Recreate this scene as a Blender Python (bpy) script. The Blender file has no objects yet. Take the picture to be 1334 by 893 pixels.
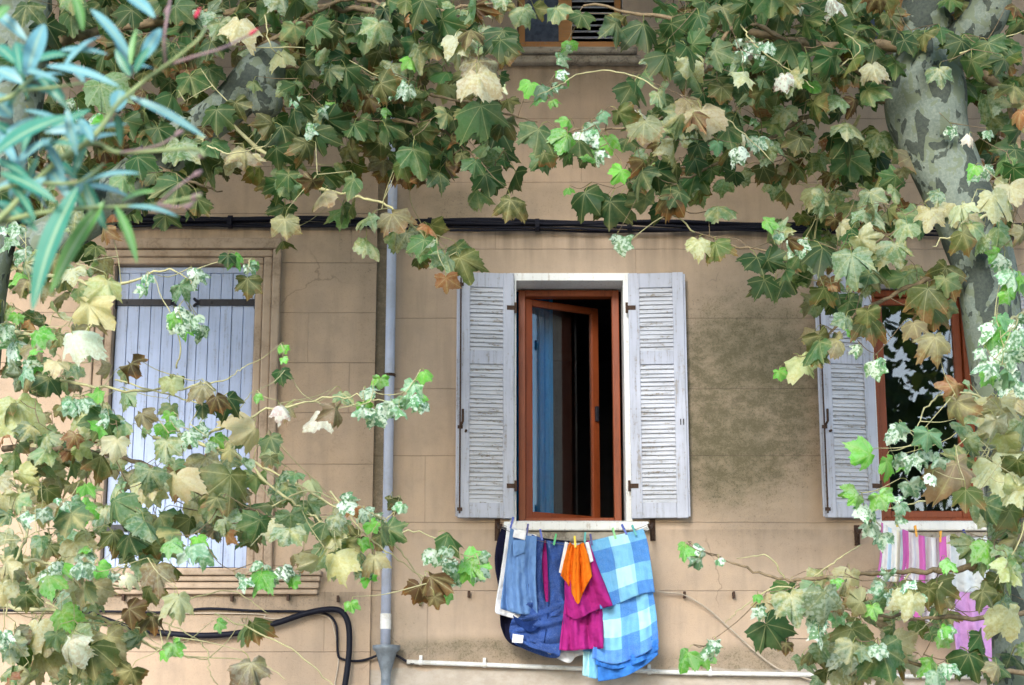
import bpy, math
import numpy as np
from mathutils import Vector, Matrix

rng = np.random.default_rng(11)
scene = bpy.context.scene
COL = scene.collection
R = math.radians

# ------------------------------------------------------------------ camera
F_PX, PITCH, D, EYE = 2400.0, R(13.6), 13.5, 1.7
cam_d = bpy.data.cameras.new('camera')
cam_d.sensor_width = 36.0
cam_d.lens = 36.0 * F_PX / 1334.0
cam_d.clip_end = 2000
cam_d.dof.use_dof = True
cam_d.dof.focus_distance = 11.2
cam_d.dof.aperture_fstop = 5.4
cam = bpy.data.objects.new('camera', cam_d)
cam.location = (0, -D, EYE)
cam.rotation_euler = (R(90) + PITCH, 0, 0)
COL.objects.link(cam)
scene.camera = cam


def W(px, py, off=0.0):
    """point of the place that shows at pixel (px, py), `off` metres in front of the facade"""
    a, b = (px - 667.0) / F_PX, (446.5 - py) / F_PX
    dx, dy, dz = a, math.cos(PITCH) - b * math.sin(PITCH), math.sin(PITCH) + b * math.cos(PITCH)
    t = (D - off) / dy
    return np.array([dx * t, -off, EYE + dz * t])


def X(px, py=520, off=0.0):
    return float(W(px, py, off)[0])


def Z(py, off=0.0, px=667):
    return float(W(px, py, off)[2])


# ------------------------------------------------------------------ mesh building
class MB:
    def __init__(self):
        self.V, self.F, self.M, self.UV, self.n = [], [], [], [], 0

    def add(self, V, F, mi=0, uv=None):
        V = np.asarray(V, float)
        self.V.append(V)
        self.F += [tuple(i + self.n for i in f) for f in F]
        self.M += [mi] * len(F)
        self.UV.append(np.zeros((len(V), 2)) if uv is None else np.asarray(uv, float))
        self.n += len(V)

    def build(self, name, mats, parent=None, bevel=0.0, smooth=False, solid=0.0, sub=0, loc=None):
        V = np.concatenate(self.V)
        o_loc = np.zeros(3)
        if parent is not None:
            o_loc = np.array(parent.get('_w', (0, 0, 0)), float)
        elif loc is not None:
            o_loc = np.array(loc, float)
        me = bpy.data.meshes.new(name)
        me.from_pydata((V - o_loc).tolist(), [], self.F)
        for m in (mats if isinstance(mats, (list, tuple)) else [mats]):
            me.materials.append(m)
        me.polygons.foreach_set('material_index', self.M)
        UV = np.concatenate(self.UV)
        li = np.empty(len(me.loops), int)
        me.loops.foreach_get('vertex_index', li)
        ul = me.uv_layers.new(name='UVMap')
        ul.data.foreach_set('uv', UV[li].ravel())
        if smooth:
            me.polygons.foreach_set('use_smooth', [True] * len(me.polygons))
        me.update()
        o = bpy.data.objects.new(name, me)
        COL.objects.link(o)
        if solid:
            s = o.modifiers.new('solid', 'SOLIDIFY'); s.thickness = solid; s.offset = 0
        if bevel:
            b = o.modifiers.new('bevel', 'BEVEL'); b.width = bevel; b.segments = 2; b.limit_method = 'ANGLE'
        if sub:
            s = o.modifiers.new('sub', 'SUBSURF'); s.levels = sub; s.render_levels = sub
        if parent is not None:
            o.parent = parent
            o['_w'] = tuple(o_loc)
        else:
            o.location = o_loc
            o['_w'] = tuple(o_loc)
        return o


BOXF = [(0, 3, 2, 1), (4, 5, 6, 7), (0, 1, 5, 4), (1, 2, 6, 5), (2, 3, 7, 6), (3, 0, 4, 7)]


def box(mb, x0, x1, y0, y1, z0, z1, mi=0, M=None):
    V = np.array([(x0, y0, z0), (x1, y0, z0), (x1, y1, z0), (x0, y1, z0), (x0, y0, z1), (x1, y0, z1), (x1, y1, z1), (x0, y1, z1)], float)
    if M is not None:
        V = V @ np.array(M.to_3x3()).T + np.array(M.translation)
    mb.add(V, BOXF, mi)


def tube(mb, P, rad, n=8, mi=0, cap=True, jit=0.0):
    P = np.asarray(P, float)
    k = len(P)
    rad = np.full(k, rad, float) if np.isscalar(rad) else np.asarray(rad, float)
    T = np.gradient(P, axis=0)
    T /= np.linalg.norm(T, axis=1)[:, None] + 1e-9
    a = np.array([0, 0, 1.0]) if abs(T[0][2]) < .9 else np.array([0, 1.0, 0])
    N = np.cross(T[0], a); N /= np.linalg.norm(N)
    V, uv = [], []
    th = np.arange(n) / n * 2 * np.pi
    s = 0
    for i in range(k):
        N = N - T[i] * N.dot(T[i]); N /= np.linalg.norm(N) + 1e-9
        B = np.cross(T[i], N)
        r = rad[i] * (1 + (jit * rng.normal(size=n) if jit else 0))
        V.append(P[i] + (np.cos(th) * r)[:, None] * N + (np.sin(th) * r)[:, None] * B)
        uv += [(j / n, s) for j in range(n)]
        s += 1
    V = np.concatenate(V)
    F = [(i * n + j, i * n + (j + 1) % n, (i + 1) * n + (j + 1) % n, (i + 1) * n + j) for i in range(k - 1) for j in range(n)]
    if cap:
        F += [tuple(range(n))[::-1], tuple((k - 1) * n + j for j in range(n))]
    mb.add(V, F, mi, uv)


def smooth_path(P, m=6):
    """Catmull-Rom through the points"""
    P = np.asarray(P, float)
    if len(P) < 3:
        t = np.linspace(0, 1, m + 1)[:, None]
        return P[0] * (1 - t) + P[-1] * t
    Q = np.vstack([2 * P[0] - P[1], P, 2 * P[-1] - P[-2]])
    out = []
    for i in range(1, len(Q) - 2):
        p0, p1, p2, p3 = Q[i - 1:i + 3]
        for t in np.arange(m) / m:
            out.append(.5 * (2 * p1 + (p2 - p0) * t + (2 * p0 - 5 * p1 + 4 * p2 - p3) * t * t + (3 * p1 - p0 - 3 * p2 + p3) * t ** 3))
    out.append(P[-1])
    return np.array(out)


def resample(P, n):
    P = np.asarray(P, float)
    d = np.r_[0, np.cumsum(np.linalg.norm(np.diff(P[:, :2], axis=0), axis=1))]
    t = np.linspace(0, d[-1], n)
    return np.stack([np.interp(t, d, P[:, k]) for k in range(P.shape[1])], 1)


def cloth(mb, T, B, L, Rr, off, nu=40, nv=40, folds=((.012, 3, 0, .5),), bulge=0.0, mi=0, hemdrop=0.0):
    """a hanging piece of fabric: Coons patch of four pixel polylines, folded in depth"""
    T, B, L, Rr = [smooth_path(p, 8) for p in (T, B, L, Rr)]
    T, B = resample(T, nu), resample(B, nu)
    L, Rr = resample(L, nv), resample(Rr, nv)
    u = np.linspace(0, 1, nu)[None, :, None]
    v = np.linspace(0, 1, nv)[:, None, None]
    S = (1 - v) * T[None] + v * B[None] + (1 - u) * L[:, None] + u * Rr[:, None] - (
        (1 - u) * (1 - v) * T[0] + u * (1 - v) * T[-1] + (1 - u) * v * B[0] + u * v * B[-1])
    V, uv = [], []
    for j in range(nv):
        for i in range(nu):
            uu, vv = i / (nu - 1), j / (nv - 1)
            dd = 0
            for (amp, fr, ph, drift) in folds:
                dd += 1.6 * amp * (.35 + .65 * vv) * math.sin(2 * math.pi * (fr * uu + drift * math.sin(vv * 2.2 + ph)) + ph)
            dd += bulge * math.sin(math.pi * uu)
            dd += .0025 * math.sin(23 * uu + 17 * vv + off * 90) + .002 * math.sin(41 * vv - 19 * uu)
            V.append(W(S[j, i, 0], S[j, i, 1], off + dd)); uv.append((uu, vv))
    F = [(j * nu + i, (j + 1) * nu + i, (j + 1) * nu + i + 1, j * nu + i + 1) for j in range(nv - 1) for i in range(nu - 1)]
    mb.add(V, F, mi, uv)


def flat_tube(mb, rings, depth, off, n=36, m=8, mi=0, wob=.006, open_end=True, hem=3):
    """a flattened fabric tube through (left pixel, right pixel) rings"""
    Lp = smooth_path([r[0] for r in rings], m); Rp = smooth_path([r[1] for r in rings], m)
    k = len(Lp)
    V, uv = [], []
    for i in range(k):
        for j in range(n):
            th = 2 * math.pi * j / n
            c = math.copysign(abs(math.cos(th)) ** .7, math.cos(th)); s = math.sin(th)
            u = .5 + .5 * c
            p = Lp[i] * (1 - u) + Rp[i] * u
            w = wob * (math.sin(3 * th + i * .35) + math.sin(7 * u + i * .8) + .6 * math.sin(13 * u - i * .5))
            V.append(W(p[0], p[1] - (hem * s if i == k - 1 else 0), off + depth * s + w)); uv.append((j / n, i / k))
    F = [(i * n + j, (i + 1) * n + j, (i + 1) * n + (j + 1) % n, i * n + (j + 1) % n) for i in range(k - 1) for j in range(n)]
    if not open_end:
        F += [tuple((k - 1) * n + j for j in range(n))]
    mb.add(V, F, mi, uv)


def thing(name, label, cat, loc=(0, 0, 0), group=None):
    o = bpy.data.objects.new(name, None)
    o.empty_display_size = .1
    COL.objects.link(o)
    o.location = loc
    o['_w'] = tuple(float(c) for c in loc)
    tag(o, label, cat, group)
    return o


def tag(o, label, cat, group=None):
    o['label'] = label; o['category'] = cat
    if group: o['group'] = group
    return o


# ------------------------------------------------------------------ material helpers
class NT:
    def __init__(self, name):
        self.m = bpy.data.materials.new(name); self.m.use_nodes = True
        self.t = self.m.node_tree; self.t.nodes.clear()
        self.out = self.t.nodes.new('ShaderNodeOutputMaterial')

    def node(self, typ, **kw):
        n = self.t.nodes.new(typ)
        for k, v in kw.items(): setattr(n, k, v)
        return n

    def link(self, a, b): self.t.links.new(a, b)

    def put(self, sock, v):
        if hasattr(v, 'is_output') or isinstance(v, bpy.types.NodeSocket): self.link(v, sock)
        elif isinstance(v, (tuple, list)) and len(v) == 3 and sock.type == 'RGBA': sock.default_value = (*v, 1)
        else: sock.default_value = v

    def math(self, op, a, b=None, c=None, clamp=False):
        n = self.node('ShaderNodeMath', operation=op, use_clamp=clamp)
        self.put(n.inputs[0], a)
        if b is not None: self.put(n.inputs[1], b)
        if c is not None: self.put(n.inputs[2], c)
        return n.outputs[0]

    def mix(self, f, a, b, mode='MIX'):
        n = self.node('ShaderNodeMix', data_type='RGBA', blend_type=mode)
        self.put(n.inputs[0], f); self.put(n.inputs[6], a); self.put(n.inputs[7], b)
        return n.outputs[2]

    def noise(self, scale, detail=4, vec=None, rough=.55, dist=0.0):
        n = self.node('ShaderNodeTexNoise')
        n.inputs['Scale'].default_value = scale; n.inputs['Detail'].default_value = detail
        n.inputs['Roughness'].default_value = rough; n.inputs['Distortion'].default_value = dist
        if vec is not None: self.link(vec, n.inputs['Vector'])
        return n.outputs[0]

    def step(self, v, lo, hi, a=0.0, b=1.0):
        n = self.node('ShaderNodeMapRange', interpolation_type='SMOOTHSTEP')
        self.put(n.inputs[0], v)
        n.inputs[1].default_value = lo; n.inputs[2].default_value = hi
        n.inputs[3].default_value = a; n.inputs[4].default_value = b
        return n.outputs[0]

    def pos(self): return self.node('ShaderNodeNewGeometry').outputs['Position']
    def obj(self): return self.node('ShaderNodeTexCoord').outputs['Object']
    def uv(self): return self.node('ShaderNodeTexCoord').outputs['UV']

    def scale(self, vec, s):
        n = self.node('ShaderNodeVectorMath', operation='MULTIPLY')
        self.link(vec, n.inputs[0]); n.inputs[1].default_value = s
        return n.outputs[0]

    def sep(self, vec):
        n = self.node('ShaderNodeSeparateXYZ'); self.link(vec, n.inputs[0]); return n.outputs

    def attr(self, name):
        return self.node('ShaderNodeAttribute', attribute_name=name)

    def bump(self, h, strength=.3, dist=.01):
        n = self.node('ShaderNodeBump'); n.inputs['Strength'].default_value = strength; n.inputs['Distance'].default_value = dist
        self.link(h, n.inputs['Height']); return n.outputs[0]

    def bsdf(self, color, rough=.8, normal=None, spec=.3, metallic=0.0, **kw):
        n = self.node('ShaderNodeBsdfPrincipled')
        self.put(n.inputs['Base Color'], color); self.put(n.inputs['Roughness'], rough)
        n.inputs['Specular IOR Level'].default_value = spec; n.inputs['Metallic'].default_value = metallic
        if normal is not None: self.link(normal, n.inputs['Normal'])
        for k, v in kw.items(): self.put(n.inputs[k], v)
        return n.outputs[0]

    def done(self, sh):
        self.link(sh, self.out.inputs[0]); return self.m


def ellipse(t, p, c, r, soft=(.35, 1.0)):
    """mask of a blot on the facade, c and r in pixels of the photo turned to metres"""
    w = W(*c)
    s = t.node('ShaderNodeVectorMath', operation='SUBTRACT'); t.link(p, s.inputs[0]); s.inputs[1].default_value = (w[0], 0, w[2])
    q = t.scale(s.outputs[0], (173.0 / r[0], 0, 173.0 / r[1]))
    l = t.node('ShaderNodeVectorMath', operation='LENGTH'); t.link(q, l.inputs[0])
    return t.step(l.outputs['Value'], soft[0], soft[1], 1, 0)


def mat_render(name, base, zlines, vlines, blots, seed=0.0, lowband=None, grime_top=None):
    t = NT(name)
    p = t.pos()
    x, y, z = t.sep(p)
    big = t.noise(.9, 3, p, .6); mid = t.noise(5, 5, p, .62); fine = t.noise(120, 3, p, .6); grain = t.noise(380, 2, p, .5)
    streak = t.noise(3.5, 5, t.scale(p, (2.6, 1, .28)), .6)
    c = t.mix(t.step(big, .3, .7), base, tuple(b * k for b, k in zip(base, (1.10, 1.08, 1.05))))
    c = t.mix(t.step(mid, .35, .75, 0, .45), c, tuple(b * k for b, k in zip(base, (.80, .82, .86))))
    c = t.mix(t.step(streak, .46, .74, 0, .5), c, tuple(b * k for b, k in zip(base, (.70, .73, .76))))
    c = t.mix(t.step(t.noise(1.7, 6, p, .7), .5, .72, 0, .45), c, tuple(b * k for b, k in zip(base, (.66, .70, .74))))
    c = t.mix(t.step(fine, .56, .70, 0, .38), c, tuple(b * .58 for b in base))
    c = t.mix(t.step(grain, .62, .75, 0, .22), c, tuple(min(1, b * 1.3) for b in base))
    # mould blots: speckle that thickens towards the middle of each blot
    spk = t.noise(150, 3, p, .6); spk2 = t.noise(55, 3, p, .6); mott = t.noise(7, 7, t.scale(p, (1, 1, 1.5)), .72)
    for (cx, cy, rx, ry, dens, col) in blots:
        m = ellipse(t, p, (cx, cy), (rx, ry))
        th = t.math('MULTIPLY', t.math('MULTIPLY', m, dens), t.step(mott, .25, .72, .25, 1.0))
        lo = t.math('SUBTRACT', .70, t.math('MULTIPLY', th, .27))
        mask = t.math('ADD', t.step(t.math('SUBTRACT', spk, lo), -.05, .08, 0, .50), t.step(t.math('SUBTRACT', spk2, lo), -.03, .05, 0, .35))
        mask = t.math('MULTIPLY', mask, t.step(th, .02, .3), clamp=True)
        c = t.mix(mask, c, col)
        c = t.mix(t.math('MULTIPLY', t.math('MULTIPLY', m, dens), t.step(mott, .2, .75, .40, .85), clamp=True), c, tuple(k * 1.6 for k in col))
    vo = t.node('ShaderNodeTexVoronoi', feature='DISTANCE_TO_EDGE'); vo.inputs['Scale'].default_value = 1.05
    dp_ = t.node('ShaderNodeVectorMath', operation='ADD'); t.link(p, dp_.inputs[0])
    nv_ = t.node('ShaderNodeTexNoise'); nv_.inputs['Scale'].default_value = 5; nv_.inputs['Detail'].default_value = 5; t.link(p, nv_.inputs['Vector'])
    t.link(t.scale(nv_.outputs['Color'], (.28, .28, .28)), dp_.inputs[1]); t.link(dp_.outputs[0], vo.inputs['Vector'])
    crk = t.math('MULTIPLY', t.step(vo.outputs['Distance'], .001, .0075, 1, 0), t.step(t.noise(.8, 2, p), .55, .62))
    c = t.mix(t.math('MULTIPLY', crk, .45), c, tuple(b * .35 for b in base))
    # scored joints of the false ashlar
    wob = t.math('MULTIPLY', t.math('SUBTRACT', t.noise(6, 2, p), .5), .006)
    zz = t.math('ADD', z, wob)
    ln = None
    for z0 in zlines:
        d = t.math('ABSOLUTE', t.math('SUBTRACT', zz, z0))
        s = t.step(d, .0012, .0048, 1, 0)
        ln = s if ln is None else t.math('MAXIMUM', ln, s)
    for (x0, za, zb) in vlines:
        d = t.math('ABSOLUTE', t.math('SUBTRACT', t.math('ADD', x, wob), x0))
        s = t.step(d, .001, .005, 1, 0)
        s = t.math('MULTIPLY', s, t.math('MULTIPLY', t.math('GREATER_THAN', z, za), t.math('LESS_THAN', z, zb)))
        ln = t.math('MAXIMUM', ln, t.math('MULTIPLY', s, .6))
    brk = t.step(t.noise(2.2, 3, p), .3, .6, .35, 1)
    lnc = t.math('MULTIPLY', ln, brk)
    c = t.mix(t.math('MULTIPLY', lnc, .55), c, tuple(b * .30 for b in base))
    if lowband:
        zb = t.math('ADD', z, t.math('MULTIPLY', t.math('SUBTRACT', t.noise(4, 4, p), .5), .10))
        m = t.step(zb, lowband - .01, lowband + .012, 1, 0)
        c = t.mix(t.math('MULTIPLY', m, .8), c, t.mix(t.step(mott, .35, .65), (.46, .42, .37), (.36, .32, .27)))
    if grime_top:
        for zg, hgt, amt in grime_top:
            g = t.step(t.math('SUBTRACT', zg, z), 0, hgt, 1, 0)
            g = t.math('MULTIPLY', g, t.math('LESS_THAN', z, zg))
            c = t.mix(t.math('MULTIPLY', t.math('MULTIPLY', g, t.step(streak, .3, .65)), amt), c, (.10, .085, .065))
    h = t.math('ADD', t.math('MULTIPLY', fine, .5), t.math('ADD', t.math('MULTIPLY', grain, .3), t.math('MULTIPLY', mid, .8)))
    h = t.math('SUBTRACT', h, t.math('MULTIPLY', ln, 1.2))
    return t.done(t.bsdf(c, .92, t.bump(h, .6, .008), spec=.15))


def mat_paint(name, base, under, wear=.5, axis=2, rough=.7, grain=1.0, coord='pos', spots=None):
    """weathered paint on wood or stone, grain along an axis"""
    t = NT(name); p = t.pos() if coord == 'pos' else t.obj()
    s = [26.0, 26.0, 26.0]; s[axis] = 1.6
    g = t.noise(1.6, 6, t.scale(p, s), .65)
    bl = t.noise(3.2, 5, p, .6); fl = t.noise(40, 4, p, .7)
    c = t.mix(t.step(bl, .3, .7), base, tuple(b * .86 for b in base))
    c = t.mix(t.math('MULTIPLY', t.step(g, .46, .70), wear * grain), c, tuple(b * .62 for b in base))
    w = t.math('ADD', t.math('MULTIPLY', g, .6), t.math('MULTIPLY', fl, .5))
    c = t.mix(t.math('MULTIPLY', t.step(w, .60, .68), wear), c, under)
    if spots: c = t.mix(t.step(fl, .62, .68, 0, .7), c, spots)
    h = t.math('ADD', g, t.math('MULTIPLY', fl, .4))
    return t.done(t.bsdf(c, rough, t.bump(h, .35, .004), spec=.25))


def mat_plain(name, base, rough=.6, var=.25, scale=14, bump=.15, spec=.35, metallic=0.0, dirt=None):
    t = NT(name); p = t.obj()
    n = t.noise(scale, 5, p, .62); f = t.noise(scale * 9, 3, p, .6)
    c = t.mix(t.step(n, .3, .72), base, tuple(b * (1 - var) for b in base))
    if dirt: c = t.mix(t.step(t.math('ADD', t.math('MULTIPLY', n, .6), t.math('MULTIPLY', f, .4)), .5, .62, 0, .75), c, dirt)
    return t.done(t.bsdf(c, rough, t.bump(t.math('ADD', n, t.math('MULTIPLY', f, .4)), bump, .004), spec=spec, metallic=metallic))


def mat_fabric(name, base, var=.18, weave=600, blotch=None, sheen=.0, trans=.0):
    t = NT(name); p = t.obj()
    n = t.noise(9, 4, p, .6); f = t.noise(weave * .5, 2, p, .6)
    c = base if not isinstance(base, tuple) else base
    c = t.mix(t.step(n, .3, .7, 0, 1), c, tuple(b * (1 - var) for b in base)) if isinstance(base, tuple) else c
    c = t.mix(t.step(f, .45, .62, 0, .14), c, (.55, .62, .80))if blotch == 'denim' else c
    if blotch == 'denim':
        c = t.mix(t.step(t.noise(5, 5, t.scale(p, (1.6, 1, .7)), .65), .55, .72, 0, .65), c, (.22, .36, .68))
    wr = t.noise(16, 4, p, .55, .8)
    h = t.math('ADD', t.math('MULTIPLY', wr, 1.4), t.math('MULTIPLY', f, .12))
    b = t.bsdf(c, .88, t.bump(h, .7, .017), spec=.12, **{'Sheen Weight': sheen})
    return t.done(b)


def uvstripe(t, v, stops):
    """constant stripes: stops = [(position, colour)...]"""
    r = t.node('ShaderNodeValToRGB'); r.color_ramp.interpolation = 'CONSTANT'
    e = r.color_ramp.elements
    while len(e) < len(stops): e.new(.5)
    for k, (pp, cc) in enumerate(stops):
        e[k].position = pp; e[k].color = (*cc, 1)
    t.link(v, r.inputs[0]); return r.outputs[0]


def mat_plaid(name, rows, cols, border=None):
    t = NT(name); uv = t.uv(); u, v, _ = t.sep(uv); p = t.obj()
    wob = t.math('MULTIPLY', t.math('SUBTRACT', t.noise(6, 2, p), .5), .02)
    rl = uvstripe(t, t.math('ADD', v, wob), [(a, (b,) * 3) for a, b in rows]); cl = uvstripe(t, t.math('ADD', u, wob), [(a, (b,) * 3) for a, b in cols])
    lo = t.mix(rl, (.055, .22, .58), (.14, .41, .68)); hi = t.mix(rl, (.17, .46, .70), (.40, .72, .75))
    c = t.mix(cl, lo, hi)
    if border: c = t.mix(t.math('GREATER_THAN', t.math('ADD', v, wob), border), c, t.mix(.25, (.05, .19, .62), c))
    f = t.noise(300, 2, p); wr = t.noise(15, 4, p, .55, .8)
    c = t.mix(t.step(f, .4, .7, 0, .12), c, (.8, .9, .95))
    return t.done(t.bsdf(c, .9, t.bump(t.math('ADD', wr, t.math('MULTIPLY', f, .15)), .6, .012), spec=.1, **{'Sheen Weight': .15}))


def mat_stripes(name, stops):
    t = NT(name); u, v, _ = t.sep(t.uv()); p = t.obj()
    c = uvstripe(t, t.math('ADD', u, t.math('MULTIPLY', t.math('SUBTRACT', t.noise(8, 2, p), .5), .03)), stops)
    wr = t.noise(16, 4, p, .55, .8)
    return t.done(t.bsdf(c, .9, t.bump(wr, .6, .012), spec=.1))


# ------------------------------------------------------------------ world and light
EL, AZ = R(23), R(-14)          # sun behind the camera, a little to its left
w = bpy.data.worlds.new('World'); scene.world = w; w.use_nodes = True
nt = w.node_tree; nt.nodes.clear()
sky = nt.nodes.new('ShaderNodeTexSky'); sky.sky_type = 'NISHITA'; sky.sun_disc = False
sky.sun_elevation = EL; sky.sun_rotation = math.pi - AZ
sky.air_density = 1.0; sky.dust_density = .7; sky.ozone_density = 1.0
bg = nt.nodes.new('ShaderNodeBackground'); bg.inputs[1].default_value = .15
wo = nt.nodes.new('ShaderNodeOutputWorld')
nt.links.new(sky.outputs[0], bg.inputs[0]); nt.links.new(bg.outputs[0], wo.inputs[0])
sd = bpy.data.lights.new('sun', 'SUN'); sd.energy = 1.25; sd.angle = R(16); sd.color = (1, .985, .96)
so = bpy.data.objects.new('sun', sd); COL.objects.link(so)
sdir = Vector((math.sin(AZ) * math.cos(EL), -math.cos(AZ) * math.cos(EL), math.sin(EL)))
so.rotation_euler = sdir.to_track_quat('Z', 'Y').to_euler(); so.location = (0, -20, 30)
vs = scene.view_settings
vs.view_transform = 'Standard'; vs.look = 'None'; vs.gamma = 1; vs.use_curve_mapping = False
vs.exposure = 1.8

# ------------------------------------------------------------------ materials
RB = (.465, .358, .270)
zr = [Z(y) for y in (155, 238, 325, 415, 507, 594, 681, 770)]
vr = [(X(645), Z(325), Z(290)), (X(828, 340), Z(357), Z(325)), (X(760), Z(238), Z(155)), (X(600), Z(155), Z(60)), (X(555), Z(681), Z(594)), (X(1000), Z(415), Z(325)), (X(905), Z(155), Z(60)),
      (X(838), Z(155), Z(60)), (X(560), Z(860), Z(770)), (X(985), Z(860), Z(770))]
MOULD = (.075, .066, .040)
blots = [(965, 520, 175, 210, 1.1, MOULD), (930, 600, 110, 90, .75, MOULD), (1010, 455, 130, 100, .6, MOULD), (600, 272, 60, 40, .55, MOULD),
         (975, 360, 120, 60, .35, (.14, .115, .085)), (1000, 700, 150, 50, .42, (.13, .10, .075)), (640, 848, 220, 24, .75, MOULD),
         (1000, 865, 220, 34, .7, MOULD), (760, 345, 170, 34, .25, (.14, .115, .085)), (520, 830, 50, 60, .45, (.14, .12, .09)),
         (860, 100, 90, 40, .45, (.14, .12, .09)), (494, 400, 24, 520, 1.25, (.10, .085, .06)), (560, 240, 40, 40, .3, MOULD), (740, 110, 130, 30, .35, (.14, .12, .09)), (700, 262, 420, 34, .42, (.15, .125, .095)), (880, 175, 160, 60, .3, (.15, .125, .095))]
M_WALL_R = mat_render('warm_beige_render', RB, zr, vr, blots, lowband=Z(872), grime_top=[(Z(300), .30, .50), (Z(284), .10, .0), (Z(690), .10, .25), (Z(84), .22, .5)])
zl = [Z(y) for y in (90, 155, 219, 280, 344, 409, 474, 539, 606, 672, 738, 850)]
vl = [(X(455), Z(539), Z(474)), (X(400), Z(474), Z(409)), (X(430), Z(850), Z(770)), (X(454), Z(344), Z(280))]
blots_l = [(300, 790, 260, 40, .6, (.14, .11, .08)), (250, 855, 260, 60, .25, (.16, .12, .09)), (60, 770, 120, 60, .6, MOULD), (470, 300, 60, 120, .35, (.14, .115, .085)),
           (478, 520, 20, 420, .35, (.14, .11, .08))]
M_WALL_L = mat_render('ochre_pink_render', (.445, .335, .245), zl, vl, blots_l, grime_top=[(Z(292), .18, .5), (Z(772), .22, .45)])
M_STONE = mat_plain('pink_beige_stone', (.42, .322, .240), .9, .25, 6, .3, .15, dirt=(.25, .185, .13))
M_SILL = mat_plain('dirty_grey_stone', (.40, .36, .30), .9, .35, 8, .4, .15, dirt=(.13, .11, .09))
M_WHITE = mat_paint('peeling_white_paint', (.78, .79, .78), (.42, .36, .30), .55, 2, .6, .4)
M_GREY = mat_paint('weathered_lilac_grey_paint', (.47, .495, .585), (.27, .245, .22), .75, 2, .75)
M_SLAT = mat_paint('bare_grey_slat_wood', (.54, .56, .62), (.24, .215, .185), 1.0, 0, .8)
M_BLUE = mat_paint('pale_blue_board_paint', (.40, .48, .68), (.27, .28, .33), .5, 2, .7)
M_RED = mat_paint('red_brown_varnish', (.255, .058, .018), (.16, .035, .012), .6, 2, .4)
M_ORANGE = mat_paint('orange_pine_wood', (.56, .27, .10), (.40, .30, .21), .5, 0, .6)
M_IRON = mat_plain('black_iron', (.012, .013, .022), .55, .4, 30, .3, .4)
M_RUST = mat_plain('rusty_iron', (.075, .042, .028), .8, .5, 40, .4, .3)
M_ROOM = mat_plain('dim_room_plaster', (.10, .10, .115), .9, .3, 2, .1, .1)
M_CURTAIN = mat_fabric('blue_curtain', (.001, .30, .68), .15)
M_NET = mat_fabric('dark_indigo_drape', (.01, .01, .10), .25)
M_PIPE = mat_plain('pale_lilac_grey_pipe', (.45, .50, .64), .45, .15, 5, .08, .4, dirt=(.38, .41, .50))
M_ZINC = mat_plain('dull_zinc', (.22, .255, .29), .6, .4, 14, .2, .4, .2)
M_PVC = mat_plain('white_plastic', (.70, .70, .68), .45, .15, 10, .05, .4, dirt=(.5, .48, .43))
M_CABLE = mat_plain('black_rubber', (.007, .008, .018), .6, .4, 20, .1, .2)
M_BEIGEC = mat_plain('beige_cable', (.50, .42, .33), .6, .25, 20, .05, .3)
M_ORCURT = mat_plain('grey_blue_glass_curtain', (.10, .13, .20), .6, .5, 25, .05, .3)


def mat_glass():
    t = NT('window_glass')
    lw = t.node('ShaderNodeLayerWeight'); lw.inputs[0].default_value = .5
    fz = t.math('ADD', t.math('MULTIPLY', t.math('POWER', lw.outputs['Facing'], 4.0), .9), .075)
    tr = t.node('ShaderNodeBsdfTransparent'); tr.inputs[0].default_value = (.82, .86, .88, 1)
    gl = t.node('ShaderNodeBsdfGlossy'); gl.inputs['Roughness'].default_value = 0.0
    p = t.obj(); t.link(t.bump(t.noise(2.2, 2, p), .04, .02), gl.inputs['Normal'])
    mx = t.node('ShaderNodeMixShader'); t.link(fz, mx.inputs[0]); t.link(tr.outputs[0], mx.inputs[1]); t.link(gl.outputs[0], mx.inputs[2])
    return t.done(mx.outputs[0])


M_GLASS = mat_glass()


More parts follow.
